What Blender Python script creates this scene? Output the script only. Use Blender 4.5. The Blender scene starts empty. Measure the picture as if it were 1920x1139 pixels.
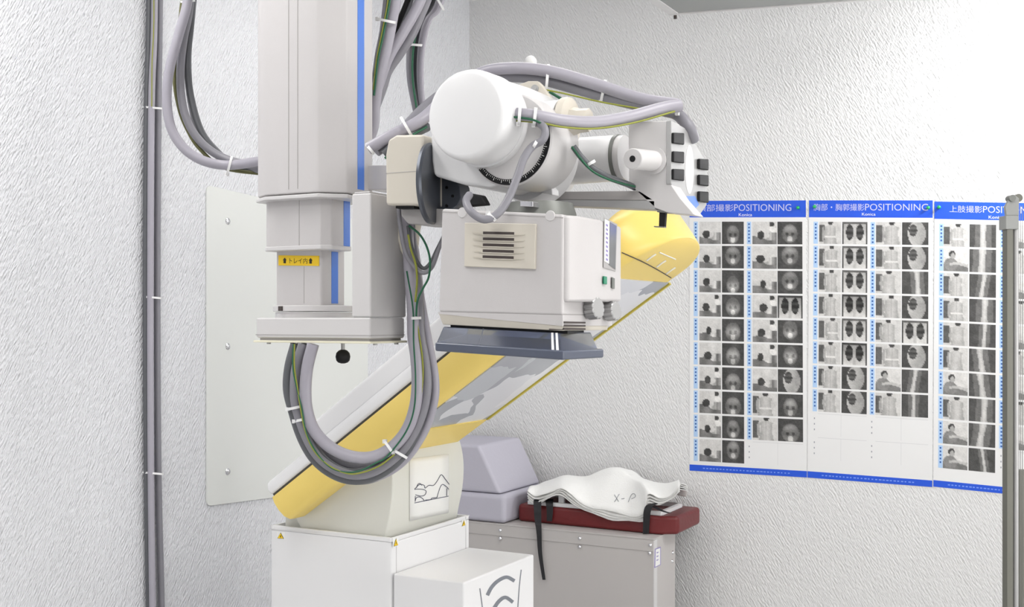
import bpy, bmesh, math, random
from mathutils import Vector, Matrix, noise as mnoise
random.seed(4)
S = bpy.context.scene
COL = S.collection

# ------------------------------------------------------------------ camera
TH = math.radians(28.2)
CT, ST = math.cos(TH), math.sin(TH)
F = 2125.0; HZ = 600.0; EYE = 1.55
cam_d = bpy.data.cameras.new('camera'); cam = bpy.data.objects.new('camera', cam_d); COL.objects.link(cam)
cam.location = (0, 0, EYE); cam.rotation_euler = (math.pi/2, 0, TH)
cam_d.sensor_fit = 'HORIZONTAL'; cam_d.sensor_width = 36; cam_d.lens = F/1920*36
cam_d.shift_y = (HZ-569.5)/1920; cam_d.clip_start = .05
S.camera = cam
S.view_settings.view_transform = 'Standard'; S.view_settings.look = 'None'
S.view_settings.gamma = 1; S.view_settings.use_curve_mapping = False
S.view_settings.exposure = 0.2
w = bpy.data.worlds.new('world'); S.world = w; w.use_nodes = True
w.node_tree.nodes['Background'].inputs[0].default_value = (.9, .93, 1, 1)
w.node_tree.nodes['Background'].inputs[1].default_value = .3
WALL_Y, WALL_X, CEIL = 4.3, -2.518, 2.95
ROOM_R, ROOM_F = 2.3, -1.7
# lamps (light is parented to each lamp's fixture further down): x, y, z, size x, size y, watts
LAMPS = [(-.3, -.3, CEIL-.06, 1.25, .6, 20), (-1.95, 1.3, CEIL-.06, .3, 1.2, 10), (.2, 1.9, CEIL-.06, 1.25, .3, 13.5), (-1.6, 2.9, CEIL-.06, 1.0, .3, 3)]
# added fill light in a window frame, right wall: y0, y1, z0, z1, watts
SIDE_FILL = (1.2, 3.4, .75, 2.1, 12)
WALL_LAMP = (.12, 4.0, 2.42, .34, .16, 18)

# ------------------------------------------------------------------ rays
def ray(px, py):
    u = (px-960)/F; v = (HZ-py)/F
    return Vector((-ST+u*CT, CT+u*ST, v))
def P(px, py, d): return Vector((0, 0, EYE)) + ray(px, py)*d
def onY(px, py, Y): r = ray(px, py); return P(px, py, Y/r.y)
def onX(px, py, X): r = ray(px, py); return P(px, py, X/r.x)
def onZ(px, py, Z): r = ray(px, py); return P(px, py, (Z-EYE)/r.z)
def onPl(px, py, p0, n): r = ray(px, py); o = Vector((0, 0, EYE)); return o + r*((p0-o).dot(n)/r.dot(n))

# ------------------------------------------------------------------ materials
def lin(c):
    c = c/255
    return c/12.92 if c <= .04045 else ((c+.055)/1.055)**2.4
def rgb(c): return (lin(c[0]), lin(c[1]), lin(c[2]), 1)
def mat(name, c, rough=.5, metal=0, bump=0, bscale=400, trans=0, spec=None, var=0):
    m = bpy.data.materials.new(name); m.use_nodes = True
    nt = m.node_tree; b = nt.nodes['Principled BSDF']
    b.inputs['Base Color'].default_value = rgb(c); b.inputs['Roughness'].default_value = rough
    b.inputs['Metallic'].default_value = metal
    if trans: b.inputs['Transmission Weight'].default_value = trans; b.inputs['IOR'].default_value = 1.2
    if spec is not None: b.inputs['Specular IOR Level'].default_value = spec
    tc = nt.nodes.new('ShaderNodeTexCoord')
    if bump:
        n = nt.nodes.new('ShaderNodeTexNoise'); n.inputs['Scale'].default_value = bscale; n.inputs['Detail'].default_value = 3
        bp = nt.nodes.new('ShaderNodeBump'); bp.inputs['Strength'].default_value = bump; bp.inputs['Distance'].default_value = .002
        nt.links.new(tc.outputs['Object'], n.inputs['Vector']); nt.links.new(n.outputs['Fac'], bp.inputs['Height'])
        nt.links.new(bp.outputs['Normal'], b.inputs['Normal'])
    if var:
        n = nt.nodes.new('ShaderNodeTexNoise'); n.inputs['Scale'].default_value = 9; n.inputs['Detail'].default_value = 4
        mx = nt.nodes.new('ShaderNodeMixRGB'); mx.blend_type = 'MULTIPLY'; mx.inputs[1].default_value = rgb(c)
        r = nt.nodes.new('ShaderNodeMapRange'); r.inputs['To Min'].default_value = 1-var; r.inputs['To Max'].default_value = 1
        nt.links.new(tc.outputs['Object'], n.inputs['Vector']); nt.links.new(n.outputs['Fac'], r.inputs['Value'])
        mx.inputs[0].default_value = 1; nt.links.new(r.outputs[0], mx.inputs[2]); nt.links.new(mx.outputs[0], b.inputs['Base Color'])
    return m
def wallpaper(name, c, rot, sc):
    m = mat(name, c, .75); nt = m.node_tree; b = nt.nodes['Principled BSDF']; b.inputs['Specular IOR Level'].default_value = .25
    tc = nt.nodes.new('ShaderNodeTexCoord'); prev = None
    for k, (r, s) in enumerate(((rot, sc), (tuple(-a for a in rot), sc))):
        mp = nt.nodes.new('ShaderNodeMapping'); mp.vector_type = 'TEXTURE'; mp.inputs['Rotation'].default_value = r; mp.inputs['Scale'].default_value = tuple(1/q for q in s)
        n = nt.nodes.new('ShaderNodeTexNoise'); n.inputs['Scale'].default_value = 1; n.inputs['Detail'].default_value = 1.5
        nt.links.new(tc.outputs['Object'], mp.inputs['Vector']); nt.links.new(mp.outputs[0], n.inputs['Vector'])
        if prev:
            mx = nt.nodes.new('ShaderNodeMath'); mx.operation = 'MULTIPLY_ADD'; mx.inputs[1].default_value = .45
            nt.links.new(n.outputs['Fac'], mx.inputs[0]); nt.links.new(prev, mx.inputs[2]); prev = mx.outputs[0]
        else: prev = n.outputs['Fac']
    bp = nt.nodes.new('ShaderNodeBump'); bp.inputs['Strength'].default_value = .65 if 'back' in name else 1; bp.inputs['Distance'].default_value = .008
    nt.links.new(prev, bp.inputs['Height']); nt.links.new(bp.outputs['Normal'], b.inputs['Normal'])
    return m
M = dict(
 wall_b=wallpaper('wallpaper_back', (226, 226, 226), (0, math.radians(60), 0), (45, 100, 170)),
 wall_l=wallpaper('wallpaper_left', (226, 227, 231), (math.radians(62), 0, 0), (100, 50, 190)),
 wall=mat('plain_wall', (235, 235, 236), .8), ceil=mat('ceiling_white', (240, 240, 240), .8),
 floor=mat('floor_vinyl', (214, 214, 213), .4, var=.1),
 plate=mat('painted_plate', (222, 224, 221), .35),
 case=mat('grey_case', (200, 197, 197), .42, bump=.15, bscale=900),
 case2=mat('light_case', (210, 208, 208), .35), case3=mat('darker_case', (170, 167, 166), .45),  # with a darker grey for seams, brackets and rails
 cream=mat('cream_plastic', (208, 202, 190), .45), white=mat('white_enamel', (232, 232, 233), .3),
 drum=mat('drum_enamel', (216, 216, 208), .4, bump=.1), blue=mat('blue_stripe', (82, 128, 214), .4),
 tag=mat('yellow_tag', (245, 205, 30), .5), black=mat('black_plastic', (20, 20, 22), .55, spec=.3),
 ink=mat('black_ink', (40, 36, 20), .6), inkb=mat('blue_ink', (58, 62, 84), .6),
 dmetal=mat('dark_metal', (92, 96, 104), .35, .6), chrome=mat('chrome', (225, 225, 228), .18, 1),
 steel=mat('brushed_steel', (176, 176, 176), .45, .5), gmetal=mat('grey_metal', (120, 122, 118), .4, .3),
 lgrey=mat('light_cable', (163, 160, 170), .38), mgrey=mat('mid_cable', (132, 131, 138), .42), dgrey=mat('dark_cable', (92, 94, 98), .45),
 green=mat('green_wire', (22, 92, 62), .45), ygreen=mat('yellow_green_wire', (140, 145, 50), .5), olive=mat('olive_wire', (98, 98, 58), .5),
 tie=mat('nylon_tie', (236, 236, 236), .35), yellow=mat('yellow_plastic', (240, 212, 116), .38),
 ytrim=mat('yellow_trim', (205, 190, 80), .5), rail_ins=mat('dark_seam', (70, 68, 62), .6),
 cab=mat('beige_cabinet', (192, 188, 186), .45), cush=mat('grey_cushion', (188, 186, 198), .7, bump=.3, bscale=60),
 maroon=mat('maroon_vinyl', (104, 26, 28), .4, bump=.3, bscale=90), cloth=mat('white_cloth', (240, 240, 238), .9, bump=.5, bscale=220),
 strap=mat('black_strap', (24, 24, 28), .7), paper=mat('paper', (240, 240, 237), .6),
 smoke=mat('smoky_blue_acrylic', (120, 128, 152), .08, trans=.75), smoke2=mat('blue_grey_rim', (84, 90, 106), .2),
 dark=mat('dark_slot', (70, 62, 60), .6), glass=mat('dark_window', (96, 98, 102), .12), emer=mat('green_lamp', (10, 130, 95), .3),
 purple=mat('purple_print', (150, 140, 190), .6), arc=mat('arc_print', (120, 124, 132), .5), rub=mat('green_pin', (30, 170, 90), .35),
 frost=mat('frosted_knob', (228, 228, 226), .3), stone=mat('olive_grey_metal', (112, 112, 104), .45, .2),
 rail=mat('grey_rail', (150, 152, 150), .5), ysup=mat('cream_plate', (232, 228, 205), .45))
# underside panel of the couch: pale base with grey and white patches
def leafmat():
    m = mat('patchy_panel', (214, 216, 222), .2); nt = m.node_tree; b = nt.nodes['Principled BSDF']
    tc = nt.nodes.new('ShaderNodeTexCoord'); n = nt.nodes.new('ShaderNodeTexNoise'); n.inputs['Scale'].default_value = 7
    n.inputs['Detail'].default_value = 2
    v = nt.nodes.new('ShaderNodeTexVoronoi'); v.inputs['Scale'].default_value = 8; v.feature = 'F1'
    ad = nt.nodes.new('ShaderNodeMixRGB'); ad.inputs[0].default_value = .12
    nt.links.new(tc.outputs['Object'], n.inputs['Vector']); nt.links.new(tc.outputs['Object'], ad.inputs[1])
    nt.links.new(n.outputs['Color'], ad.inputs[2]); nt.links.new(ad.outputs[0], v.inputs['Vector'])
    cr = nt.nodes.new('ShaderNodeValToRGB'); cr.color_ramp.interpolation = 'CONSTANT'
    e = cr.color_ramp.elements; e[0].color = rgb((168, 172, 180)); e[0].position = 0
    e[1].color = rgb((224, 226, 232)); e[1].position = .4
    for p, c in ((.62, (190, 194, 202)), (.8, (235, 236, 240))):
        x = e.new(p); x.color = rgb(c)
    s = nt.nodes.new('ShaderNodeSeparateColor'); nt.links.new(v.outputs['Color'], s.inputs[0]); nt.links.new(s.outputs[0], cr.inputs[0])
    nt.links.new(cr.outputs[0], b.inputs['Base Color'])
    return m
M['leaf'] = leafmat()
def printmat():
    m = mat('poster_print', (255, 255, 255), .55); nt = m.node_tree
    a = nt.nodes.new('ShaderNodeAttribute'); a.attribute_name = 'print'
    nt.links.new(a.outputs['Color'], nt.nodes['Principled BSDF'].inputs['Base Color'])
    return m
M['print'] = printmat()
def emis(name, c, s):
    m = bpy.data.materials.new(name); m.use_nodes = True; b = m.node_tree.nodes['Principled BSDF']
    b.inputs['Emission Color'].default_value = rgb(c); b.inputs['Emission Strength'].default_value = s
    return m
M['tube_light'] = emis('lamp_diffuser', (255, 253, 250), 3)

# ------------------------------------------------------------------ mesh helpers
WLOC = {}
def crom(pts, n=6):
    if len(pts) < 3: return [Vector(p) for p in pts]
    q = [pts[0]*2-pts[1]] + list(pts) + [pts[-1]*2-pts[-2]]; out = []
    for i in range(1, len(q)-2):
        p0, p1, p2, p3 = q[i-1:i+3]
        for k in range(n):
            t = k/n
            out.append(.5*((2*p1)+(p2-p0)*t+(2*p0-5*p1+4*p2-p3)*t*t+(3*p1-p0-3*p2+p3)*t**3))
    out.append(q[-2]); return out
class MB:
    def __init__(s, m): s.v = []; s.f = []; s.fm = []; s.m = [m] if not isinstance(m, list) else m
    def add(s, pts): b = len(s.v); s.v += [Vector(p) for p in pts]; return b
    def face(s, idx, mi=0): s.f.append(idx); s.fm.append(mi)
    def poly(s, pts, mi=0): b = s.add(pts); s.face(list(range(b, b+len(pts))), mi)
    def prism(s, A, B, mi=0, cap=True):
        n = len(A); a = s.add(A); b = s.add(B)
        for i in range(n): j = (i+1) % n; s.face([a+i, a+j, b+j, b+i], mi)
        if cap: s.face([a+i for i in range(n)][::-1], mi); s.face([b+i for i in range(n)], mi)
        return s
    def slab(s, pts, off, mi=0): off = Vector(off); return s.prism(pts, [Vector(p)+off for p in pts], mi)
    def box(s, lo, hi, mi=0):
        x0, y0, z0 = lo; x1, y1, z1 = hi
        return s.prism([(x0, y0, z0), (x1, y0, z0), (x1, y1, z0), (x0, y1, z0)], [(x0, y0, z1), (x1, y0, z1), (x1, y1, z1), (x0, y1, z1)], mi)
    def tube(s, pts, r, seg=10, mi=0, closed=False, flat=None, cap=True):
        pts = [Vector(p) for p in pts]; n = len(pts); rs = r if isinstance(r, (list, tuple)) else [r]*n
        T = []
        for i in range(n):
            a = pts[i-1] if (i or closed) else pts[0]; b = pts[(i+1) % n] if (i < n-1 or closed) else pts[-1]
            T.append((b-a).normalized())
        up = Vector((0, 0, 1)) if abs(T[0].z) < .9 else Vector((0, 1, 0))
        nrm = (up-T[0]*up.dot(T[0])).normalized(); base = []
        for i in range(n):
            nrm = (nrm-T[i]*nrm.dot(T[i])).normalized(); bi = T[i].cross(nrm)
            ring = [pts[i]+(nrm*math.cos(2*math.pi*k/seg)+bi*math.sin(2*math.pi*k/seg))*rs[i] for k in range(seg)]
            base.append(s.add(ring))
        for i in range(n if closed else n-1):
            a, b = base[i], base[(i+1) % n]
            for k in range(seg): l = (k+1) % seg; s.face([a+k, a+l, b+l, b+k], mi)
        if cap and not closed:
            s.face([base[0]+k for k in range(seg)][::-1], mi); s.face([base[-1]+k for k in range(seg)], mi)
        return s
    def lathe(s, o, ax, prof, seg=40, mi=0, closed=False):
        ax = Vector(ax).normalized(); up = Vector((0, 0, 1)) if abs(ax.z) < .9 else Vector((1, 0, 0))
        a = ax.cross(up).normalized(); b = ax.cross(a); o = Vector(o); base = []
        for t, r in prof:
            base.append(s.add([o+ax*t+(a*math.cos(2*math.pi*k/seg)+b*math.sin(2*math.pi*k/seg))*max(r, .0001) for k in range(seg)]))
        m = len(base)
        for i in range(m if closed else m-1):
            p, q = base[i], base[(i+1) % m]
            for k in range(seg): l = (k+1) % seg; s.face([p+k, p+l, q+l, q+k], mi)
        if not closed:
            s.face([base[0]+k for k in range(seg)][::-1], mi); s.face([base[-1]+k for k in range(seg)], mi)
        return s
    def cyl(s, p0, p1, r, seg=28, mi=0, ch=0):
        p0 = Vector(p0); p1 = Vector(p1); L = (p1-p0).length
        pr = [(0, r), (L, r)] if not ch else [(0, r-ch), (ch, r), (L-ch, r), (L, r-ch)]
        return s.lathe(p0, p1-p0, pr, seg, mi)
    def ball(s, c, r, mi=0, sc=(1, 1, 1)):
        c = Vector(c); n = 10; base = []
        for i in range(n+1):
            ph = math.pi*i/n
            base.append(s.add([c+Vector((math.sin(ph)*math.cos(t)*sc[0], math.sin(ph)*math.sin(t)*sc[1], math.cos(ph)*sc[2]))*r
                               for t in [2*math.pi*k/18+.001 for k in range(18)]]))
        for i in range(n):
            for k in range(18): l = (k+1) % 18; s.face([base[i]+k, base[i]+l, base[i+1]+l, base[i+1]+k], mi)
        return s
    def build(s, name, parent=None, bevel=0, seg=2, sharp=35, solid=0, keep=False):
        bm = bmesh.new(); vs = [bm.verts.new(p) for p in s.v]
        for f, mi in zip(s.f, s.fm):
            try: fa = bm.faces.new([vs[i] for i in f]); fa.material_index = mi
            except ValueError: pass
        bmesh.ops.remove_doubles(bm, verts=bm.verts, dist=1e-5)
        if not keep: bmesh.ops.recalc_face_normals(bm, faces=bm.faces)
        xs = [v.co for v in bm.verts]
        c = Vector([(min(p[i] for p in xs)+max(p[i] for p in xs))/2 for i in range(3)]); c.z = min(p.z for p in xs)
        for v in bm.verts: v.co -= c
        me = bpy.data.meshes.new(name); bm.to_mesh(me); bm.free()
        for m in s.m: me.materials.append(m)
        for p in me.polygons: p.use_smooth = True
        me.set_sharp_from_angle(angle=math.radians(sharp))
        o = bpy.data.objects.new(name, me); COL.objects.link(o)
        if parent: o.parent = parent; o.location = c-WLOC[parent]
        else: o.location = c
        WLOC[o] = c
        if solid: md = o.modifiers.new('solid', 'SOLIDIFY'); md.thickness = solid; md.offset = -1
        if bevel:
            md = o.modifiers.new('bevel', 'BEVEL'); md.width = bevel; md.segments = seg; md.limit_method = 'ANGLE'
            md.angle_limit = math.radians(32); md.harden_normals = True
        return o
def tag(o, label, cat, group=None, kind=None):
    if label: o['label'] = label
    if cat: o['category'] = cat
    if group: o['group'] = group
    if kind: o['kind'] = kind
    return o
def thing(name, loc, label, cat, group=None):
    o = bpy.data.objects.new(name, None); COL.objects.link(o); o.location = loc; o.empty_display_size = .05
    WLOC[o] = Vector(loc); return tag(o, label, cat, group)
def lab(o, t): o['label'] = t; return o
def struct(o): o['kind'] = 'structure'; return o
def text_pts(txt, size=1.0):
    """2D outline faces of a line of writing: verts, faces, width"""
    cu = bpy.data.curves.new('t', 'FONT'); cu.body = txt; cu.size = size; cu.resolution_u = 3
    o = bpy.data.objects.new('t', cu); COL.objects.link(o)
    dg = bpy.context.evaluated_depsgraph_get(); dg.update()
    me = bpy.data.meshes.new_from_object(o.evaluated_get(dg))
    v = [tuple(p.co) for p in me.vertices]; f = [list(p.vertices) for p in me.polygons]
    bpy.data.objects.remove(o); bpy.data.meshes.remove(me); return v, f
def put_text(mb, txt, fn, s0, s1, t0, t1, mi=0, squash=True):
    """write txt so it fills s0..s1 x t0..t1 of a surface fn(s,t) (t grows downward)"""
    v, f = text_pts(txt)
    if not v: return
    xa, xb = min(p[0] for p in v), max(p[0] for p in v); ya, yb = min(p[1] for p in v), max(p[1] for p in v)
    b = mb.add([fn(s0+(p[0]-xa)/(xb-xa)*(s1-s0), t1-(p[1]-ya)/(yb-ya)*(t1-t0)) for p in v])
    for q in f: mb.face([b+i for i in q], mi)
def quadmap(c, inset=0):
    a, b, d, e = [Vector(x) for x in c]     # TL TR BR BL
    n = (b-a).cross(e-a).normalized()
    if n.dot(Vector((0, 0, EYE))-a) < 0: n = -n
    return lambda s, t, k=0.: (a*(1-s)+b*s)*(1-t)+(e*(1-s)+d*s)*t + n*(inset+k)

# ------------------------------------------------------------------ room
def wallobj(name, m, pts, off): return struct(MB(M[m]).slab([Vector(p) for p in pts], off).build(name))
wallobj('floor', 'floor', [(WALL_X, ROOM_F, 0), (ROOM_R, ROOM_F, 0), (ROOM_R, WALL_Y, 0), (WALL_X, WALL_Y, 0)], (0, 0, -.1))
wallobj('ceiling', 'ceil', [(WALL_X, ROOM_F, CEIL), (ROOM_R, ROOM_F, CEIL), (ROOM_R, WALL_Y, CEIL), (WALL_X, WALL_Y, CEIL)], (0, 0, .1))
wallobj('wall_back', 'wall_b', [(WALL_X, WALL_Y, 0), (ROOM_R, WALL_Y, 0), (ROOM_R, WALL_Y, CEIL), (WALL_X, WALL_Y, CEIL)], (0, .1, 0))
wallobj('wall_left', 'wall_l', [(WALL_X, ROOM_F, 0), (WALL_X, WALL_Y, 0), (WALL_X, WALL_Y, CEIL), (WALL_X, ROOM_F, CEIL)], (-.1, 0, 0))
wallobj('wall_right', 'wall', [(ROOM_R, ROOM_F, 0), (ROOM_R, WALL_Y, 0), (ROOM_R, WALL_Y, CEIL), (ROOM_R, ROOM_F, CEIL)], (.1, 0, 0))
wallobj('wall_front', 'wall', [(WALL_X, ROOM_F, 0), (ROOM_R, ROOM_F, 0), (ROOM_R, ROOM_F, CEIL), (WALL_X, ROOM_F, CEIL)], (0, -.1, 0))

def area(parent, loc, sx, sy, watts, rot):
    L = bpy.data.lights.new('lamp_light', 'AREA'); L.shape = 'RECTANGLE'; L.size = sx; L.size_y = sy; L.energy = watts
    L.color = (1, .985, .965)
    o = bpy.data.objects.new('lamp_light', L); COL.objects.link(o); o.parent = parent
    o.location = Vector(loc)-WLOC[parent]; o.rotation_euler = rot
for i, (x, y, z, sx, sy, wt) in enumerate(LAMPS):
    r = thing('ceiling_light', (x, y, CEIL), ['wide fluorescent ceiling light above the camera', 'narrow fluorescent ceiling light along the left wall',
              'long fluorescent ceiling light over the right of the room', 'fluorescent ceiling light above the far left corner'][i], 'ceiling light')
    MB(M['white']).box((x-sx/2-.03, y-sy/2-.03, CEIL-.045), (x+sx/2+.03, y+sy/2+.03, CEIL)).build('lamp_housing', r, .005)
    MB(M['tube_light']).box((x-sx/2, y-sy/2, CEIL-.055), (x+sx/2, y+sy/2, CEIL-.046)).build('lamp_diffuser', r)
    area(r, (x, y, z-.005), sx, sy, wt, (0, 0, 0))
y0, y1, z0, z1, wt = SIDE_FILL
k = MB(M['white'])
for lo_, hi_ in (((ROOM_R-.03, y0-.05, z0-.05), (ROOM_R, y1+.05, z0)), ((ROOM_R-.03, y0-.05, z1), (ROOM_R, y1+.05, z1+.05)), ((ROOM_R-.03, y0-.05, z0), (ROOM_R, y0, z1)), ((ROOM_R-.03, y1, z0), (ROOM_R, y1+.05, z1)), ((ROOM_R-.03, (y0+y1)/2-.02, z0), (ROOM_R, (y0+y1)/2+.02, z1))): k.box(lo_, hi_)
wo = struct(k.build('fill_panel_1', None, .002))  # invented glowing panel, added to brighten the room from the right
MB(M['tube_light']).box((ROOM_R-.006, y0, z0), (ROOM_R-.002, y1, z1)).build('fill_pane', wo)
area(wo, (ROOM_R-.035, (y0+y1)/2, (z0+z1)/2), z1-z0, y1-y0, wt, (0, math.radians(90), 0))
x, y, z, sx, sy, wt = WALL_LAMP
r = thing('wall_lamp', (x, WALL_Y, z), 'bright lamp fixed high on the back wall right of the posters', 'wall lamp')
MB(M['white']).box((x-.2, WALL_Y-.03, z-.06), (x+.2, WALL_Y, z+.06)).box((x-.02, y, z+.02), (x+.02, WALL_Y-.02, z+.04)).build('lamp_bracket', r, .004)
MB(M['white']).box((x-sx/2-.02, y-.02, z+.01), (x+sx/2+.02, y+.14, z+.04)).build('lamp_housing', r, .004)
L = bpy.data.lights.new('lamp_light', 'AREA'); L.shape = 'RECTANGLE'; L.size = sx; L.size_y = sy; L.energy = wt
lo = bpy.data.objects.new('lamp_light', L); COL.objects.link(lo); lo.parent = r; lo.location = Vector((x-.05, y, z))-WLOC[r]
lo.rotation_euler = (math.radians(70), 0, math.radians(38))

# ------------------------------------------------------------------ wall plate with screws
r = thing('wall_plate', onX(388, 950, WALL_X), 'tall off-white metal plate with three screws, fixed to the left wall', 'wall plate')
XP = WALL_X+.006
def rc(c, rad, n=5):
    out = []
    for i in range(4):
        p, a, b = c[i], c[i-1], c[(i+1) % 4]
        da, db = (a-p).normalized()*rad, (b-p).normalized()*rad
        for k in range(n+1):
            t = k/n; out.append((p+da)*(1-t)**2+p*2*t*(1-t)+(p+db)*t*t)
    return out
c = [onX(388, 347, XP), onX(690, 418, XP), onX(690, 911, XP), onX(388, 950, XP)]
MB(M['plate']).slab(rc(c, .02), (-.006, 0, 0)).build('plate', r, .0015)
for y in (415, 650, 885):
    p = onX(427, y, XP)
    MB(M['chrome']).lathe(p-Vector((.002, 0, 0)), (1, 0, 0), [(0, .011), (.003, .011), (.006, .008), (.008, .003)], 20).build('screw', r)

# ------------------------------------------------------------------ cables
def across(px_path, dfun):
    return crom([P(p[0], p[1], p[2] if len(p) > 2 else dfun) for p in px_path])
def cable(root, path, rad, m, d=None, name='cable', label=None):
    pts = across(path, d)      # cables that leave the picture at the top go on to the ceiling
    if pts[-1].z > 2.2: e = pts[-1]; pts += [Vector((e.x, e.y, e.z+(CEIL-e.z)*k/4)) for k in (1, 2, 3, 4)]
    if pts[0].z > 2.2: e = pts[0]; pts = [Vector((e.x, e.y, e.z+(CEIL-e.z)*k/4)) for k in (4, 3, 2, 1)]+pts
    o = MB(M[m]).tube(pts, rad, 12).build(name, root)
    if label: lab(o, label)
    return o
def tie(root, x, y, d, ang, half, depth=.012, lean=0, head=True):
    """nylon tie round a bundle; ang = direction in the picture along which the strap crosses the bundle (deg), half = half length in pixels"""
    c = P(x, y, d); a = P(x+math.cos(math.radians(ang))*half, y-math.sin(math.radians(ang))*half, d)-c
    fw = ray(x, y).normalized(); n = 22
    pts = [c+a*1.05*math.cos(2*math.pi*k/n)+fw*depth*math.sin(2*math.pi*k/n) for k in range(n)]
    ax = a.cross(fw).normalized(); mb = MB(M['tie'])
    inner = [p-ax*.0028 for p in pts]; outer = [p+ax*.0028 for p in pts]; k = 1.1
    out2 = [c+(p-c)*k-ax*.0028 for p in pts]; out3 = [c+(p-c)*k+ax*.0028 for p in pts]
    B = [mb.add(q) for q in (inner, outer, out3, out2)]
    for i in range(n):
        j = (i+1) % n
        for q in range(4): e = (q+1) % 4; mb.face([B[q]+i, B[q]+j, B[e]+j, B[e]+i])
    if head:
        h = c-a*1.06; q = Vector((.0035, .0035, .004)); mb.box(h-q, h+q)
    return mb.build('cable_tie', root)

# cables running down the left wall
r = thing('cable_bundle', (WALL_X+.02, 2.3, 0), 'straight vertical bundle of grey cables strapped to the left wall', 'cable bundle', None)
def wp(path, off): return crom([onX(x, y, WALL_X+off) for x, y in path])
for path, rad, m, off in ((((280, -150), (279, 60), (275, 210), (273, 560), (275, 890), (279, 1139), (284, 1500)), .0085, 'dgrey', .012),
                          (((291, -150), (289, 60), (284, 200), (282, 560), (283, 890), (286, 1139), (290, 1500)), .0098, 'lgrey', .028),
                          (((301, -150), (299, 60), (297, 200), (295, 560), (297, 890), (303, 1139), (309, 1500)), .0095, 'mgrey', .014)):
    pts = wp(path, off); pts = [p for p in pts if 0 < p.z < CEIL]
    MB(M[m]).tube(pts, rad, 12).build('cable', r)
lab(MB(M['ygreen']).tube(wp(((287, -150), (288.5, 0), (288, 60), (285, 120), (284.5, 200)), .0405), .0016, 8).build('earth_wire', r), 'thin yellow and green earth wire')
for x, y, h in ((286, 202, 17), (285, 558, 16), (286, 888, 18)):
    d = (WALL_X+.02)/ray(x, y).x; tie(r, x, y, d, -5, h, .022)

# loop hanging left of the column
r = thing('cable_bundle', P(350, -60, 2.7), 'loop of grey cables hanging from the ceiling left of the column', 'cable bundle')
d = 2.66
cable(r, ((362, -260), (358, -90), (352, 0), (336, 62), (320, 120), (313, 170), (315, 215), (326, 252), (350, 283), (385, 303), (430, 310), (490, 302, 2.62)), .0115, 'lgrey', d)
cable(r, ((366, -260), (361, -90), (356, 10), (345, 70), (339, 120), (339, 170), (347, 215), (367, 255), (400, 286), (445, 305, 2.68), (500, 308, 2.66)), .0098, 'mgrey', 2.69)
cable(r, ((370, -260), (364, -80), (358, 40), (352, 100), (353, 150), (363, 205), (380, 252), (410, 288), (440, 312), (500, 325)), .0085, 'dgrey', 2.71)
cable(r, ((352, -260), (346, -60), (340, 15), (331, 90), (327, 150), (336, 205), (352, 245), (375, 280), (420, 315), (500, 327, 2.7)), .0045, 'olive', 2.7)
cable(r, ((374, -260), (367, -60), (360, 20), (352, 110), (358, 190), (378, 255), (420, 300), (500, 322, 2.68)), .009, 'mgrey', 2.75)
tie(r, 430, 311, 2.66, 75, 16, .016); tie(r, 352, 2, 2.68, 5, 12, .016, head=False)

# cables right of the column, going up to the ceiling
r = thing('cable_bundle', P(760, -60, 2.6), 'slanting grey and black cables rising to the ceiling right of the column', 'cable bundle')
def z6(L, d=None): return [(640+p[0]/3.797, p[1]/3.797)+tuple(p[2:]) for p in L]
for L, rad, m, d in (
  ([(228, 900), (238, 760), (268, 560), (320, 350), (360, 150), (390, -20), (420, -250)], .0125, 'lgrey', 2.52),
  ([(226, 760), (240, 600), (275, 400), (300, 250), (330, 100), (345, -20), (370, -250)], .0085, 'dgrey', 2.56),
  ([(290, 620), (330, 500), (420, 370), (500, 240), (570, 80), (610, -20), (700, -300)], .0125, 'mgrey', 2.60),
  ([(260, 620), (330, 420), (440, 230), (520, 90), (570, -20), (660, -300)], .0125, 'lgrey', 2.56),
  ([(280, 500), (350, 290), (430, 130), (490, -20), (560, -300)], .010, 'dgrey', 2.59),
  ([(300, 420), (400, 180), (465, 20), (480, -20), (540, -300)], .006, 'black', 2.58),
  ([(226, 600), (255, 400), (285, 250), (305, 100), (318, -20), (340, -250)], .006, 'mgrey', 2.60)):
    cable(r, z6([(L[0][0]-130, L[0][1]+330), (L[0][0]-55, L[0][1]+150)]+L), rad, m, d+.03)
cable(r, z6([(228, 640), (250, 430), (280, 280), (312, 120), (335, -20), (355, -250)]), .0018, 'ygreen', 2.53, 'earth_wire')
cable(r, z6([(232, 680), (260, 430), (294, 270), (324, 120), (348, -20), (370, -250)]), .0025, 'green', 2.53, 'earth_wire')
tie(r, 640+320/3.797, 148/3.797, 2.54, -12, 16, .022)
r = thing('cable_bundle', P(800, -20, 2.7), 'curved cable bundle hanging from the ceiling behind the round white cap', 'cable bundle')
for L, rad, m, d in (
  ([(560, 900), (520, 720), (492, 560), (488, 400), (505, 260), (550, 120), (600, 10), (680, -200)], .009, 'mgrey', 2.78),
  ([(580, 900), (545, 720), (530, 560), (532, 400), (552, 240), (590, 120), (650, 20), (740, -200)], .009, 'dgrey', 2.8),
  ([(600, 900), (572, 720), (560, 560), (562, 400), (578, 260), (610, 150), (680, 50), (760, -200)], .008, 'lgrey', 2.78),
  ([(610, 900), (582, 700), (574, 540), (578, 400), (600, 250), (640, 130), (700, 60), (790, -200)], .0045, 'lgrey', 2.76)):
    cable(r, z6(L), rad, m, d)
cable(r, z6([(560, 900), (528, 720), (508, 560), (508, 400), (530, 250), (575, 120), (630, 5), (700, -200)]), .0026, 'green', 2.765, 'earth_wire')
tie(r, 640+535/3.797, 320/3.797, 2.77, -4, 13, .018)
tie(r, 640+700/3.797, 20/3.797, 2.77, -60, 14, .018)

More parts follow.
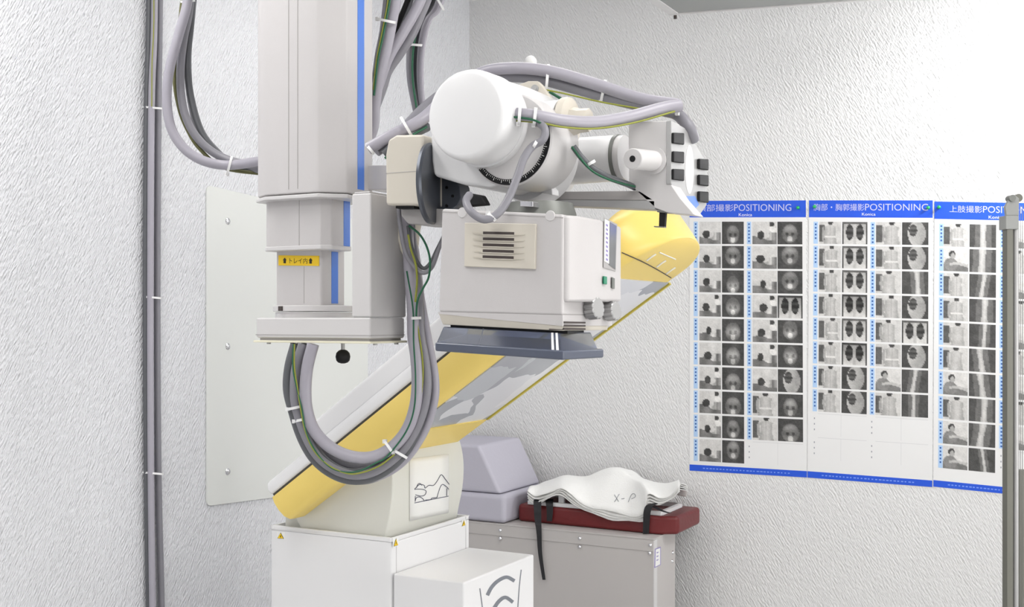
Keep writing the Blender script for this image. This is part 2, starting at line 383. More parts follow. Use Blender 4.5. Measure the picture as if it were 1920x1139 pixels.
# big U-shaped loop under the crane
r = thing('cable_bundle', P(670, 900, 2.4), 'large U-shaped loop of grey cables hanging under the crane carriage', 'cable bundle')
def z7(L): return [(480+p[0]/2.848, 600+p[1]/2.848)+tuple(p[2:]) for p in L]
UB = [
 ([(305, 130), (275, 250), (264, 370), (272, 480), (305, 580), (370, 660), (460, 715), (560, 738), (650, 725), (740, 670), (810, 580), (850, 460), (862, 330), (855, 200), (840, 90), (815, -60), (800, -250), (790, -420), (782, -640)], .0125, 'lgrey', 2.33),
 ([(210, 130), (178, 250), (170, 370), (195, 480), (240, 620), (300, 730), (380, 805), (480, 850), (590, 850), (700, 800), (800, 700), (870, 560), (905, 420), (900, 280), (870, 120), (850, -60), (825, -250), (805, -420), (790, -640)], .0105, 'dgrey', 2.36),
 ([(250, 130), (215, 250), (205, 370), (215, 470), (265, 620), (330, 730), (420, 800), (520, 830), (620, 815), (720, 755), (810, 660), (880, 520), (912, 380), (905, 240), (875, 60), (845, -150), (810, -430), (795, -640)], .0098, 'mgrey', 2.34),
 ([(280, 130), (248, 250), (235, 370), (245, 480), (300, 620), (380, 720), (470, 775), (570, 790), (680, 770), (790, 680), (880, 560), (930, 430), (938, 300), (915, 160), (875, 20), (850, -100), (830, -300), (805, -480), (798, -640)], .0115, 'mgrey', 2.38),
 ([(225, 130), (190, 250), (188, 370), (215, 520), (275, 670), (350, 770), (450, 835), (560, 850), (680, 825), (800, 740), (900, 590), (950, 430), (952, 300), (925, 150), (885, 0), (850, -150), (826, -350), (800, -500), (790, -640)], .0098, 'lgrey', 2.37),
 ([(265, 130), (225, 260), (222, 400), (240, 520), (300, 660), (380, 760), (490, 815), (610, 800), (720, 730), (810, 610), (850, 470), (880, 330), (878, 200), (862, 50), (838, -120), (800, -280), (780, -430), (775, -640)], .0085, 'dgrey', 2.345),
 ([(240, 130), (200, 260), (196, 400), (225, 560), (300, 710), (400, 810), (520, 858), (640, 845), (760, 770), (860, 640), (920, 480), (925, 330), (895, 150), (862, -30), (838, -200), (808, -400), (796, -640)], .0085, 'mgrey', 2.40)]
for L, rad, m, d in UB:
    L = [(x+(22 if y < -50 else 12 if y < 60 and x > 700 else 0), y) for x, y in L]
    cable(r, z7(L), rad, m, d)
for L, m in (([(205, 130), (205, 250), (222, 370), (238, 470), (262, 590), (310, 700), (390, 780), (490, 822), (570, 815), (660, 780), (740, 720)], 'ygreen'),
             ([(200, 130), (198, 260), (222, 380), (245, 480), (270, 610), (330, 720), (400, 790), (480, 815), (560, 805), (640, 765), (700, 730), (800, 600), (845, 470), (852, 300), (842, 120), (838, -60), (805, -260)], 'green')):
    cable(r, z7(L), .0017, m, 2.318, 'earth_wire')
cable(r, z7([(870, 470), (890, 330), (888, 200), (862, 30), (845, -60)]), .0017, 'ygreen', 2.325, 'earth_wire')
tie(r, 480+210/2.848, 600+470/2.848, 2.35, 12, 14, .022); tie(r, 480+255/2.848, 600+532/2.848, 2.35, 12, 17, .024)
tie(r, 480+712/2.848, 600+685/2.848, 2.33, -55, 14, .014); tie(r, 480+765/2.848, 600+715/2.848, 2.345, -30, 15, .03)
tie(r, 778, 597, 2.34, 2, 11, .024)
# thin wires sagging between the arm and the light box
r = thing('cable_bundle', P(800, 510, 2.3), 'thin dark wires sagging between the arm and the boxy head', 'cable bundle')
def z4(L): return [(460+p[0]/2.997, 340+p[1]/2.997)+tuple(p[2:]) for p in L]
cable(r, z4([(862, 150), (870, 250), (900, 400), (950, 480), (1000, 515), (1050, 480), (1090, 370), (1120, 300)]), .0045, 'mgrey', 2.30)
cable(r, z4([(915, 250), (930, 350), (960, 440), (1000, 490), (1040, 460), (1075, 390), (1110, 320)]), .004, 'dgrey', 2.31)
cable(r, z4([(920, 250), (980, 300), (1020, 370), (1038, 450), (1030, 540), (1000, 600), (968, 670), (960, 760)]), .0022, 'green', 2.29, 'earth_wire')
cable(r, z4([(915, 300), (930, 380), (958, 470), (965, 560), (955, 680)]), .0022, 'ygreen', 2.295, 'earth_wire')

# ------------------------------------------------------------------ X-ray tube crane
CR = thing('x_ray_crane', onY(620, 645, 1.98), 'grey ceiling-hung X-ray machine with telescopic column, round white-capped tube and boxy light head', 'x-ray machine')
def vprism(pts, z0, z1, m, name, parent, bevel=.003):
    A = [Vector((p[0], p[1], z0)) for p in pts]; B = [Vector((p[0], p[1], z1)) for p in pts]
    return MB(M[m]).prism(A, B).build(name, parent, bevel)
def zof(px, py, Y): return onY(px, py, Y).z
# upper column
yf = 1.90
def xy(px, Y): p = onY(px, 500, Y); return (p.x, p.y)
def xyX(px, X): p = onX(px, 500, X); return (p.x, p.y)
fl, fr = xy(498, yf), xy(595, yf)
def c45(px, base):   # 45 degree chamfer from base until it reaches px
    r_ = ray(px, 500); k = r_.x/r_.y; c = (k*base[1]-base[0])/(1-k); return (base[0]+c, base[1]+c)
ch = c45(651, fr); rb = xyX(699, ch[0]); lb = (xy(483, yf+.03)[0], yf+.03)
back = rb[1]+.025
zt = CEIL-.04
o_up = vprism([lb, fl, fr, ch, rb, (rb[0]-.05, back), (lb[0]+.03, back), (lb[0], back-.04)], zof(560, 363, yf), zt, 'case', 'upper_column', CR, .004)
# flared lip
def lip(poly, z0, z1, grow, m, name, parent):
    cx = sum(p[0] for p in poly)/len(poly); cy = sum(p[1] for p in poly)/len(poly)
    g = [(cx+(p[0]-cx)*grow, cy+(p[1]-cy)*grow) for p in poly]
    return vprism(g, z0, z1, m, name, parent, .0025)
upoly = [lb, fl, fr, ch, rb, (rb[0]-.05, back), (lb[0]+.03, back), (lb[0], back-.04)]
zl = zof(560, 370, yf)
bandpoly = [lb, fl, fr, ch, (ch[0]-.004, ch[1]+.02), (ch[0]-.05, back), (lb[0]+.03, back), (lb[0], back-.04)]
lip(bandpoly, zl-.003, zl+.006, 1.03, 'case2', 'column_lip', CR)
# blue stripe on right side face of upper column
sa, sb = xyX(671, ch[0]+.001), xyX(683, ch[0]+.001)
zb = onX(676, 356, ch[0]).z
lab(MB(M['blue']).slab([Vector((sa[0], sa[1], zb)), Vector((sb[0], sb[1], zb)), Vector((sb[0], sb[1], zt)), Vector((sa[0], sa[1], zt))], (-.002, 0, 0)).build('stripe', o_up), 'blue stripe')
for px in (541, 558):
    a = xy(px, yf-.0003); MB(M['case3']).box((a[0]-.0007, yf-.0006, zof(560, 363, yf)+.01), (a[0]+.0007, yf+.002, zt)).build('panel_seam', o_up)
# middle column
ym = 1.925
mfl, mfr = xy(503, ym), xy(600, ym); mch = c45(622, mfr); mrb = xyX(657, mch[0]); mlb = (xy(499, ym+.01)[0], ym+.01)
mpoly = [mlb, mfl, mfr, mch, mrb, (mrb[0]-.05, mrb[1]+.02), (mlb[0]+.01, mrb[1]+.02)]
zm0, zm1 = zof(560, 464, ym), zof(560, 368, ym)+.03
o_mid = vprism(mpoly, zm0, zm1, 'case', 'middle_column', CR, .003)
lip(mpoly, zm0-.006, zm0+.004, 1.03, 'case2', 'column_lip', CR)
sa, sb = xyX(645, mch[0]+.001), xyX(657, mch[0]+.001)
lab(MB(M['blue']).slab([Vector((sa[0], sa[1], zm0+.004)), Vector((sb[0], sb[1]-.001, zm0+.004)), Vector((sb[0], sb[1]-.001, zm1-.02)), Vector((sa[0], sa[1], zm1-.02))], (-.002, 0, 0)).build('stripe', o_mid), 'blue stripe')
a = xy(561, ym); MB(M['case3']).box((a[0]-.0006, ym-.0005, zm0+.004), (a[0]+.0006, ym+.002, zm1-.02)).build('panel_seam', o_mid)
a, b = xy(507, ym), xy(597, ym)
z_ = zof(550, 373, ym); lab(MB(M['tag']).box((a[0], ym-.001, z_-.002), (b[0], ym+.001, z_+.012)).build('sticker', o_mid), 'yellow strip sticker')
# lower column
yl = 1.955
lfl, lfr = xy(518, yl), xy(600, yl); lch = c45(605, lfr); lrb = xyX(646, lch[0])
lpoly = [lfl, lfr, lch, lrb, (lrb[0]-.04, lrb[1]+.015), (lfl[0], lrb[1]+.015)]
zd = zof(560, 578, yl); zl1 = zm0+.02
o_low = vprism(lpoly, zd, zl1, 'case', 'lower_column', CR, .003)
sa, sb = xyX(622, lch[0]+.001), xyX(634, lch[0]+.001)
lab(MB(M['blue']).slab([Vector((sa[0], sa[1], zd+.01)), Vector((sb[0], sb[1], zd+.01)), Vector((sb[0], sb[1], zm0-.007)), Vector((sa[0], sa[1], zm0-.007))], (-.002, 0, 0)).build('stripe', o_low), 'blue stripe')
a = xy(570, yl); MB(M['case3']).box((a[0]-.0006, yl-.0005, zd+.01), (a[0]+.0006, yl+.002, zof(570, 500, yl))).build('panel_seam', o_low)
Q = [onY(522, 479, yl-.0012), onY(598, 480, yl-.0012), onY(598, 499, yl-.0012), onY(522, 498, yl-.0012)]
st = MB([M['tag'], M['ink']]); st.slab(Q, (0, .0012, 0)); fm = quadmap(Q, .0004)
put_text(st, 'トレイ内', fm, .28, .72, .24, .8, 1)
for s0 in (.16, .80):
    st.poly([fm(s0, .22), fm(s0+.05, .48), fm(s0+.03, .48), fm(s0+.03, .78), fm(s0-.03, .78), fm(s0-.03, .48), fm(s0-.05, .48)], 1)
lab(st.build('sticker', o_low, keep=True), 'yellow sticker with black Japanese writing')
# turntable discs
cx, cy = (lfl[0]+lch[0])/2+.003, (yl+lrb[1]+.03)/2
zc = zof(560, 586, yl)
MB(M['case2']).lathe((cx, cy, zc+.002), (0, 0, 1), [(0, .093), (.012, .093), (.013, .09)], 48).lathe((cx, cy, zc-.012), (0, 0, 1), [(0, .088), (.012, .088)], 48).build('turntable', CR, .001)
MB(M['dark']).box((cx-.028, cy-.0945, zc+.003), (cx-.018, cy-.085, zc+.013)).build('turntable_notch', CR)
# carriage base
yb = 1.86
bl, br = xy(480, yb), xy(694, yb); bb = xyX(759, br[0])
zt_ = zof(590, 596, yb); zb_ = zof(590, 635, yb)
o_base = MB(M['case2']).prism([Vector((bl[0], yb, zb_)), Vector((br[0], yb, zb_)), Vector((br[0], bb[1], zb_)), Vector((bl[0], bb[1], zb_))],
   [Vector((bl[0], yb, zt_)), Vector((br[0], yb, zt_)), Vector((br[0], bb[1], zt_)), Vector((bl[0], bb[1], zt_))]).build('carriage', CR, .004)
MB(M['case3']).box((bl[0]-.0006, yb-.0006, zb_+.006), (br[0]+.0006, bb[1], zb_+.0075)).build('panel_seam', o_base)
zp = zb_-.010
MB(M['ysup']).box((bl[0]-.004, yb-.004, zb_-.0095), (br[0]+.004, bb[1]+.004, zb_-.005)).build('bottom_plate', CR, .001)
MB(M['case3']).box((bl[0]+.006, yb+.006, zb_-.005), (br[0]-.006, bb[1]-.006, zb_)).build('spacer', CR)
for px in (497, 541, 697, 737):
    p = xy(px, yb) if px < 695 else xyX(px, br[0]-.006)
    MB(M['steel']).cyl((p[0], p[1]+.012, zp-.003), (p[0], p[1]+.012, zp+.002), .0045, 12).build('bolt', CR)
p = xy(643, yb+.05); kz = onY(643, 669, yb+.05).z
MB(M['steel']).cyl((p[0], p[1], kz), (p[0], p[1], zp), .004, 12).build('knob_stem', CR)
lab(MB(M['black']).lathe((p[0], p[1], kz-.0145), (0, 0, 1), [(0, .004), (.002, .010), (.006, .0138), (.014, .0155), (.022, .0138), (.027, .009), (.029, .004)], 24).build('knob', CR), 'black round knob')
# tall side box
tl = xy(659, yb+.002); tb = xyX(762, br[0])
z0, z1 = zt_+.0005, onY(680, 362, yb).z
MB(M['case2']).box((tl[0], yb+.002, z0), (br[0], tb[1], z1)).build('side_cover', CR, .004)
MB(M['case2']).box((tl[0]+.006, yb+.004, z1), (br[0]-.004, tb[1]-.01, z1+.003)).build('top_cap', CR, .001)
# small cover behind (between column and arm)
MB(M['case']).prism([onY(686, 356, 2.02), onY(726, 356, 2.02), onY(726, 356, 2.02)+Vector((0, .08, 0)), onY(686, 356, 2.02)+Vector((0, .08, 0))],
   [onY(686, 310, 2.02), onY(726, 310, 2.02), onY(726, 310, 2.02)+Vector((0, .08, 0)), onY(686, 310, 2.02)+Vector((0, .08, 0))]).build('junction_cover', CR, .003)
# arm block
ya = 1.86
A = [onY(x, y, ya) for x, y in ((723, 385), (722, 290), (727, 262), (742, 253), (793, 252), (793, 385))]
MB(M['cream']).slab(A, (0, .14, 0)).build('arm', CR, .006, 3)
MB(M['case3']).box((A[0].x-.0005, ya-.0005, onY(750, 324, ya).z), (A[5].x, ya+.001, onY(750, 323, ya).z)).build('panel_seam', CR)
A = [onY(x, y, ya+.04) for x, y in ((752, 388), (830, 392), (832, 422), (765, 420), (752, 405))]
MB(M['case3']).slab(A, (0, .10, 0)).build('arm_bracket', CR, .002)
A = [onY(x, y, ya+.015) for x, y in ((742, 383), (776, 384), (776, 391), (742, 391))]
MB(M['black']).slab(A, (0, .08, 0)).build('cable_slot', CR)
# rear curved arm cover reaching down beside the tall cover
A = [onY(x, y, ya+.10) for x, y in ((735, 380), (800, 380), (800, 395), (775, 400), (768, 440), (764, 500), (750, 470), (738, 420))]
MB(M['cream']).slab(A, (0, .04, 0)).build('arm_web', CR, .003)
# rotation flange
fc = onY(808, 345, 1.885)
MB(M['dmetal']).lathe(fc, (1, .25, 0), [(-.006, .074), (-.004, .079), (.002, .080), (.006, .076), (.007, .06)], 48).build('rotation_flange', CR)
A = [onY(x, y, 1.93) for x, y in ((815, 320), (850, 325), (862, 350), (864, 372), (858, 386), (826, 405), (815, 395))]
MB(M['dmetal']).slab(A, (0, .04, 0)).build('flange_plate', CR, .002)
for x, y in ((838, 352), (849, 368), (838, 386)):
    p = onY(x, y, 1.93); MB(M['black']).cyl(p-Vector((0, .002, 0)), p+Vector((0, .002, 0)), .003, 12).build('bolt', CR)
# tube housing with round cap
XA = onY(872, 214, 1.78).x; ZA = onY(872, 214, 1.78).z; YC = 1.78
cr_ = .0835
tube_o = MB(M['white']).lathe((XA, YC, ZA), (0, 1, 0), [(0, .02), (0, .073), (.002, .0775), (.007, .0815), (.015, cr_+.0005), (.03, .0848), (.07, .0855)], 72).build('end_cap', CR, sharp=60)
TH_ = MB(M['white'])
TH_.lathe((XA, YC+.068, ZA-.004), (0, 1, 0), [(0, .085), (.06, .087), (.12, .089), (.20, .088), (.23, .07)], 72)
TH_.build('tube_housing', CR, sharp=40)
# lower yoke under the cap
A = [onY(x, y, YC+.09) for x, y in ((806, 250), (808, 300), (812, 330), (870, 347), (918, 354), (950, 345), (970, 280), (900, 230))]
MB(M['white']).slab(A, (0, .15, 0)).build('tube_yoke', CR, .008, 3)
# angle scale ring
sc = onY(956, 263, YC+.085)
MB(M['case2']).lathe(sc, (0, 1, 0), [(0, .03), (0, .084), (.003, .087), (.03, .088), (.12, .086)], 72).build('scale_collar', CR)
mb = MB([M['black'], M['paper']]); n = 40
def rp(a, r_, y): return sc+Vector((math.cos(a)*r_, y, math.sin(a)*r_))
a0, a1 = math.radians(-142), math.radians(14)
for i in range(n):
    p, q = a0+(a1-a0)*i/n, a0+(a1-a0)*(i+1)/n
    mb.prism([rp(p, .0735, -.002), rp(q, .0735, -.002), rp(q, .084, -.002), rp(p, .084, -.002)], [rp(p, .0735, .001), rp(q, .0735, .001), rp(q, .084, .001), rp(p, .084, .001)])
for i in range(49):
    a = a0+(a1-a0)*(i+.5)/49; r1 = .077 if i % 4 else .081; wd = .007
    mb.poly([rp(a-wd, .0745, -.0026), rp(a+wd, .0745, -.0026), rp(a+wd, r1, -.0026), rp(a-wd, r1, -.0026)], 1)
lab(mb.build('angle_scale', CR), 'black curved scale with white marks')
# rear collar and side tubes, along +X
hc = onY(985, 236, 1.965)
MB(M['white']).cyl(hc, Vector((onY(1054, 228, 1.965).x, 1.965, hc.z)), .043, 40).build('cable_horn', CR)
rx = onY(1064, 228, 1.965).x
MB(M['cream']).lathe((rx-.006, 1.965, hc.z+.001), (1, 0, 0), [(-.002, .040), (0, .0455), (.008, .0465), (.014, .045), (.018, .032)], 40).build('horn_ring', CR)
MB(M['cream']).lathe((rx+.008, 1.965, hc.z), (1, .0, 0), [(0, .028), (.012, .026), (.018, .0235), (.038, .0225), (.039, .017)], 8).build('plug', CR)
lc = onY(1000, 308, 2.11)
lx0, lx1 = onY(1015, 308, 2.11).x, onY(1160, 308, 2.11).x
MB(M['white']).lathe((lx0, 2.11, lc.z), (1, 0, 0), [(0, .075), (.04, .072), (.055, .062), (.06, .048), (lx1-lx0, .046)], 56).build('side_tube', CR)
MB(M['white']).lathe((XA+.01, 2.00, ZA-.045), (.25, 1, 0), [(0, .082), (.0, .092), (.02, .100), (.045, .100), (.05, .082)], 56).build('rear_collar', CR)
MB(M['gmetal']).lathe((lx1-.004, 2.11, lc.z), (1, 0, 0), [(0, .044), (.001, .0475), (.008, .0475)], 40).build('tube_ring', CR)
MB(M['case2']).lathe((lx1+.004, 2.11, lc.z), (1, 0, 0), [(0, .0445), (.012, .0445)], 40).build('tube_ring', CR)
# little bracket under collar
A = [onY(x, y, 1.98) for x, y in ((1016, 334), (1034, 342), (1036, 366), (1016, 362))]
MB(M['white']).slab(A, (0, .03, 0)).build('collar_lug', CR, .002)
# screws in the cap side
for x, y, d in ((967, 181, 2.13), (954, 274, 2.12)):
    p = P(x, y, d); MB(M['steel']).ball(p, .0035).build('screw', CR)
# top bracket with bolt, frosted knob
A = [onY(x, y, 2.03) for x, y in ((968, 160), (990, 152), (1008, 152), (1016, 160), (1034, 186), (1034, 200), (968, 200))]
MB(M['cream']).slab(A, (0, .012, 0)).build('lifting_lug', CR, .002)
p = onY(1003, 167, 2.03); MB(M['steel']).lathe(p, (0, -1, 0), [(0, .0085), (.002, .0085), (.002, .005), (.006, .0045)], 20).build('bolt', CR)
p = onY(995, 116, 2.2); lab(MB(M['frost']).ball(p, .0135).cyl(p-Vector((0, 0, .06)), p, .004, 12).build('top_knob', CR), 'frosted round knob')
# guide rail below
for (q, m) in ((((985, 360), (1200, 358), (1228, 376), (985, 374)), 'case3'), (((985, 374), (1228, 376), (1228, 393), (1060, 386), (985, 383)), 'steel')):
    A = [onY(x, y, 2.04) for x, y in q]; MB(M[m]).slab(A, (0, .05, 0)).build('guide_rail', CR, .0015)
# handle box on the right
yh = 2.04
hp = [(1178, 229), (1258, 226), (1258, 345), (1276, 372), (1304, 404), (1252, 399), (1227, 390), (1196, 362), (1179, 340)]
A = [onY(x, y, yh) for x, y in hp]
B = [a+Vector((0, .05, 0)) for a in A]
hb = MB(M['case2']).prism(A, B).build('control_box', CR, .002)
xh = onY(1258, 226, yh).x
sp = [(1258.5, 226), (1284, 240), (1326, 305), (1325, 385), (1313, 402), (1300, 404), (1276, 372), (1258.5, 345)]
A = [onX(x, y, xh+.0015) for x, y in sp]
sidep = lab(MB(M['steel']).slab(A, (-.01, 0, 0)).build('side_plate', CR, .001), 'bright metal side plate with oval window')
# oval window & black clips
A = []
for k in range(28):
    t = 2*math.pi*k/28; A.append(onX(1293+8*math.cos(t), 318+46*math.sin(t), xh+.002))
MB(M['case2']).slab(A, (-.001, 0, 0)).build('window', sidep)
for x, y in ((1270, 260), (1270, 295), (1270, 328)):
    A = [onX(x-11, y-11, xh+.002), onX(x+9, y-10, xh+.002), onX(x+9, y+12, xh+.002), onX(x-11, y+9, xh+.002)]
    MB(M['black']).slab(A, (.005, 0, 0)).build('clip', sidep, .002)
for x, y in ((1316, 308), (1316, 338), (1316, 369)):
    A = [onX(x-9, y-10, xh+.002), onX(x+8, y-9, xh+.002), onX(x+8, y+12, xh+.002), onX(x-9, y+9, xh+.002)]
    MB(M['black']).slab(A, (.006, 0, 0)).build('clip', sidep, .002)
A = [onX(x, y, xh+.002) for x, y in ((1280, 368), (1302, 368), (1310, 384), (1300, 395))]
lab(MB(M['blue']).slab(A, (.001, 0, 0)).build('plate_sticker', sidep), 'blue sticker')
# grip cylinder
p1 = onY(1226, 302, yh); p0 = P(1186, 298, (p1-Vector((0, 0, EYE))).dot(Vector((-ST, CT, 0)))-.075)
grip = MB(M['case2']).cyl(p0, p1, .0195, 36, ch=.0015).build('grip', CR)
MB(M['case2']).cyl(p1-Vector((0, .006, 0)), p1+Vector((0, .004, 0)), .0265, 36).build('grip_base', CR)
dr = (p1-p0).normalized()
MB(M['black']).cyl(p0-dr*.0008, p0+dr*.002, .006, 20).build('grip_hole', grip)
# peg under the box
A = [onY(x, y, yh+.01) for x, y in ((1236, 396), (1248, 397), (1246, 426), (1235, 425))]
lab(MB(M['black']).slab(A, (0, .01, 0)).build('peg', CR, .001), 'black peg')
A = [onY(x, y, yh+.005) for x, y in ((1232, 395), (1278, 398), (1278, 401), (1232, 398))]
MB(M['gmetal']).slab(A, (0, .03, 0)).build('peg_plate', CR)
A = [onY(x, y, yh+.01) for x, y in ((1226, 424), (1246, 425), (1246, 427), (1226, 426))]
MB(M['gmetal']).slab(A, (0, .01, 0)).build('peg_foot', CR)
# ---- collimator (boxy light head)
yc = 1.80
TL, TR, BR_, BL_ = onY(828, 391, yc), onY(1056, 402, yc), onY(1055, 592, yc), onY(822, 586, yc)
dpt = Vector((0, .24, 0))
colb = MB(M['case']).prism([BL_, BR_, BR_+dpt, BL_+dpt], [TL, TR, TR+dpt, TL+dpt]).build('light_head', CR, .005, 3)
q0, q1 = onY(828, 397, yc-.0004), onY(1056, 408, yc-.0004)
MB(M['case3']).slab([q0, q1, q1-Vector((0, 0, .0012)), q0-Vector((0, 0, .0012))], (0, .001, 0)).build('panel_seam', colb)
A = [onY(822, 588, yc+.001), onY(1055, 612, yc+.001), onY(1055, 621, yc+.006), onY(830, 609, yc+.006)]
A2 = [a+Vector((0, .2, 0)) for a in A]
MB(M['cream']).prism(A, A2).build('bottom_trim', CR, .0015)
A = [onY(822, 585, yc+.0005), onY(1055, 591, yc+.0005), onY(1055, 612, yc+.0005), onY(822, 589, yc+.0005)]
MB(M['case']).slab(A, (0, .22, 0)).build('light_head_skirt', CR)
# control panel side part
xr = TR.x
def cx_(px, py, off=0): return onX(px, py, xr+off)
prof = [(TR.x-.002, yc+.004)]
zt2, zb2 = onX(1075, 402, xr).z, onX(1075, 568, xr).z
e1 = xyX(1115, xr+.014); e2 = xyX(1163, xr+.0)
pl = [(xr-.01, yc+.003), (xr+.006, yc+.005), (xr+.018, yc+.03), (xr+.02, yc+.12), (xr+.012, yc+.236), (xr-.01, yc+.24)]
def zlin(y, a, b): return a+(b-a)*(y-yc)/.24
ztA, ztB = onY(1058, 403, yc).z, onX(1160, 424, xr+.012).z
zbA, zbB = onY(1058, 567, yc).z, onX(1160, 566, xr+.012).z
A = [Vector((p[0], p[1], zlin(p[1], zbA, zbB))) for p in pl]
B = [Vector((p[0], p[1], ztA if p[1] < yc+.13 else zlin(p[1], ztA, ztB)+0)) for p in pl]
ctl = MB(M['case']).prism(A, B).build('control_panel', CR, .006, 3)
def onctl(px, py):    # side face between 3rd.. 5th profile points
    a, b = Vector((pl[3][0], pl[3][1], 0)), Vector((pl[4][0], pl[4][1], 0)); n = (b-a).cross(Vector((0, 0, 1))).normalized()
    return onPl(px, py, a+n*.0008, n)
def dec(parent, name, pts, m, off=(.001, -.001, 0), fn=onctl, bevel=0):
    A = [fn(x, y) for x, y in pts]; return MB(M[m]).slab(A, off).build(name, parent, bevel)
dec(ctl, 'window_frame', ((1132, 408), (1157, 421), (1154, 509), (1131, 502)), 'case3')
dec(ctl, 'window', ((1143, 417), (1155, 424), (1153, 506), (1141, 497)), 'glass', (.0018, -.0018, 0))
lab(dec(ctl, 'scale_label', ((1133, 411), (1142, 416), (1141, 495), (1132, 490)), 'paper', (.0018, -.0018, 0)), 'white label with blue marks')
for k in range(9):
    y = 420+k*8; dec(ctl, 'label_mark', ((1135, y), (1139, y+2), (1139, y+6), (1135, y+4)), 'purple', (.0022, -.0022, 0))
lab(dec(ctl, 'button', ((1130, 518), (1136, 519), (1136, 534), (1130, 533)), 'emer', (.004, -.003, 0), bevel=.001), 'green button')
dec(ctl, 'switch', ((1146, 520), (1151, 522), (1151, 542), (1146, 541)), 'gmetal', (.003, -.002, 0), bevel=.0008)
for (x, y, d0, rr) in ((1106, 580, .0, .0205), (1140, 585, .07, .0185)):
    c = cx_(x, y, .004); ax = Vector((.95, -.15, .10)).normalized()
    k = MB(M['steel'])
    segs = 72; pr = []
    base = []
    up = Vector((0, 0, 1)); a_ = ax.cross(up).normalized(); b_ = ax.cross(a_)
    for t in (-.012, .0, .018, .0195):
        ring = []
        for q in range(segs):
            g = 2*math.pi*q/segs; rr2 = rr*(1-(.09 if q % 6 < 2 else 0))*(.9 if t > .019 else 1)*(1 if t >= 0 else .6)
            ring.append(c+ax*t+(a_*math.cos(g)+b_*math.sin(g))*rr2)
        base.append(k.add(ring))
    for i in range(3):
        for q in range(segs): l = (q+1) % segs; k.face([base[i]+q, base[i]+l, base[i+1]+l, base[i+1]+q])
    k.face([base[3]+q for q in range(segs)]); k.face([base[0]+q for q in range(segs)][::-1])
    lab(k.build('dial', CR, sharp=25), 'ribbed silver dial')
# lower side rails under the panel
A = [cx_(x, y, -.004) for x, y in ((1058, 570), (1125, 566), (1120, 600), (1060, 602))]
MB(M['case']).slab(A, (-.02, 0, 0)).build('lower_cover', CR)
for y in (603, 609, 615):
    A = [cx_(x, yy, .0) for x, yy in ((1058, y), (1098, y+1), (1098, y+4), (1058, y+4))]
    MB(M['dark']).slab(A, (-.03, 0, 0)).build('tray_rail', CR)
# vent plate
vt = MB([M['cream'], M['dark']])
V = [onY(871, 418, yc-.007), onY(1004, 420, yc-.007), onY(1002, 505, yc-.007), onY(870, 500, yc-.007)]
vt.slab(V, (0, .008, 0)); vplate = vt.build('vent_plate', colb, .0012)
vf = quadmap(V)
for k in range(5):
    t = .2+k*.135
    def Rr(s0, s1, t0, t1, kk=0): return [vf(s0, t0, kk), vf(s1, t0, kk), vf(s1, t1, kk), vf(s0, t1, kk)]
    MB(M['dark']).slab(Rr(.27, .71, t-.008, t+.062, .0004), (0, .001, 0)).build('vent_slot', vplate)
    MB(M['cream']).prism([vf(.12, t+.03, .0002), vf(.27, t+.055, .0002), vf(.27, t+.065, .0002), vf(.13, t+.05, .0002)], [vf(.12, t+.03, .001), vf(.27, t+.055, .004), vf(.27, t+.075, .002), vf(.13, t+.055, .001)]).build('vent_fin', vplate)
    MB(M['cream']).prism(
       [vf(.71, t+.055, .0002), vf(.86, t+.03, .0002), vf(.85, t+.05, .0002), vf(.71, t+.065, .0002)], [vf(.71, t+.055, .004), vf(.86, t+.03, .001), vf(.85, t+.055, .001), vf(.71, t+.075, .002)]).build('vent_fin', vplate)
    MB(M['cream']).slab(Rr(.27, .71, t+.055, t+.07, .0002), (0, -.004, 0)).build('vent_fin', vplate)
for x, y in ((867, 399), (1032, 405)):
    p = onY(x, y, yc); MB(M['case2']).cyl(p-Vector((0, .002, 0)), p+Vector((0, .001, 0)), .0095, 28, ch=.0008).build('screw_cover', colb)
# chrome ring + dark socket on top
p = onZ(1000, 383, TR.z+.012); cxm = (TL.x+TR.x)/2
MB(M['case2']).lathe((cxm+.02, yc+.11, TR.z-.006), (0, 0, 1), [(0, .098), (.006, .098), (.009, .094)], 56).build('mount_disc', CR)
MB(M['gmetal']).lathe((cxm+.02, yc+.11, TR.z+.003), (0, 0, 1), [(0, .075), (.012, .072), (.03, .066)], 48).build('mount_ring', CR)
A = [onY(x, y, yc+.022) for x, y in ((975, 377), (999, 378), (999, 388), (975, 387))]
lab(MB(M['chrome']).slab(A, (0, .03, 0)).build('latch', CR, .001), 'shiny latch')
A = [onY(x, y, yc+.03) for x, y in ((868, 372), (880, 362), (902, 366), (912, 384), (868, 388))]
lab(MB(M['black']).slab(A, (0, .02, 0)).build('socket', CR, .003), 'black cable socket')
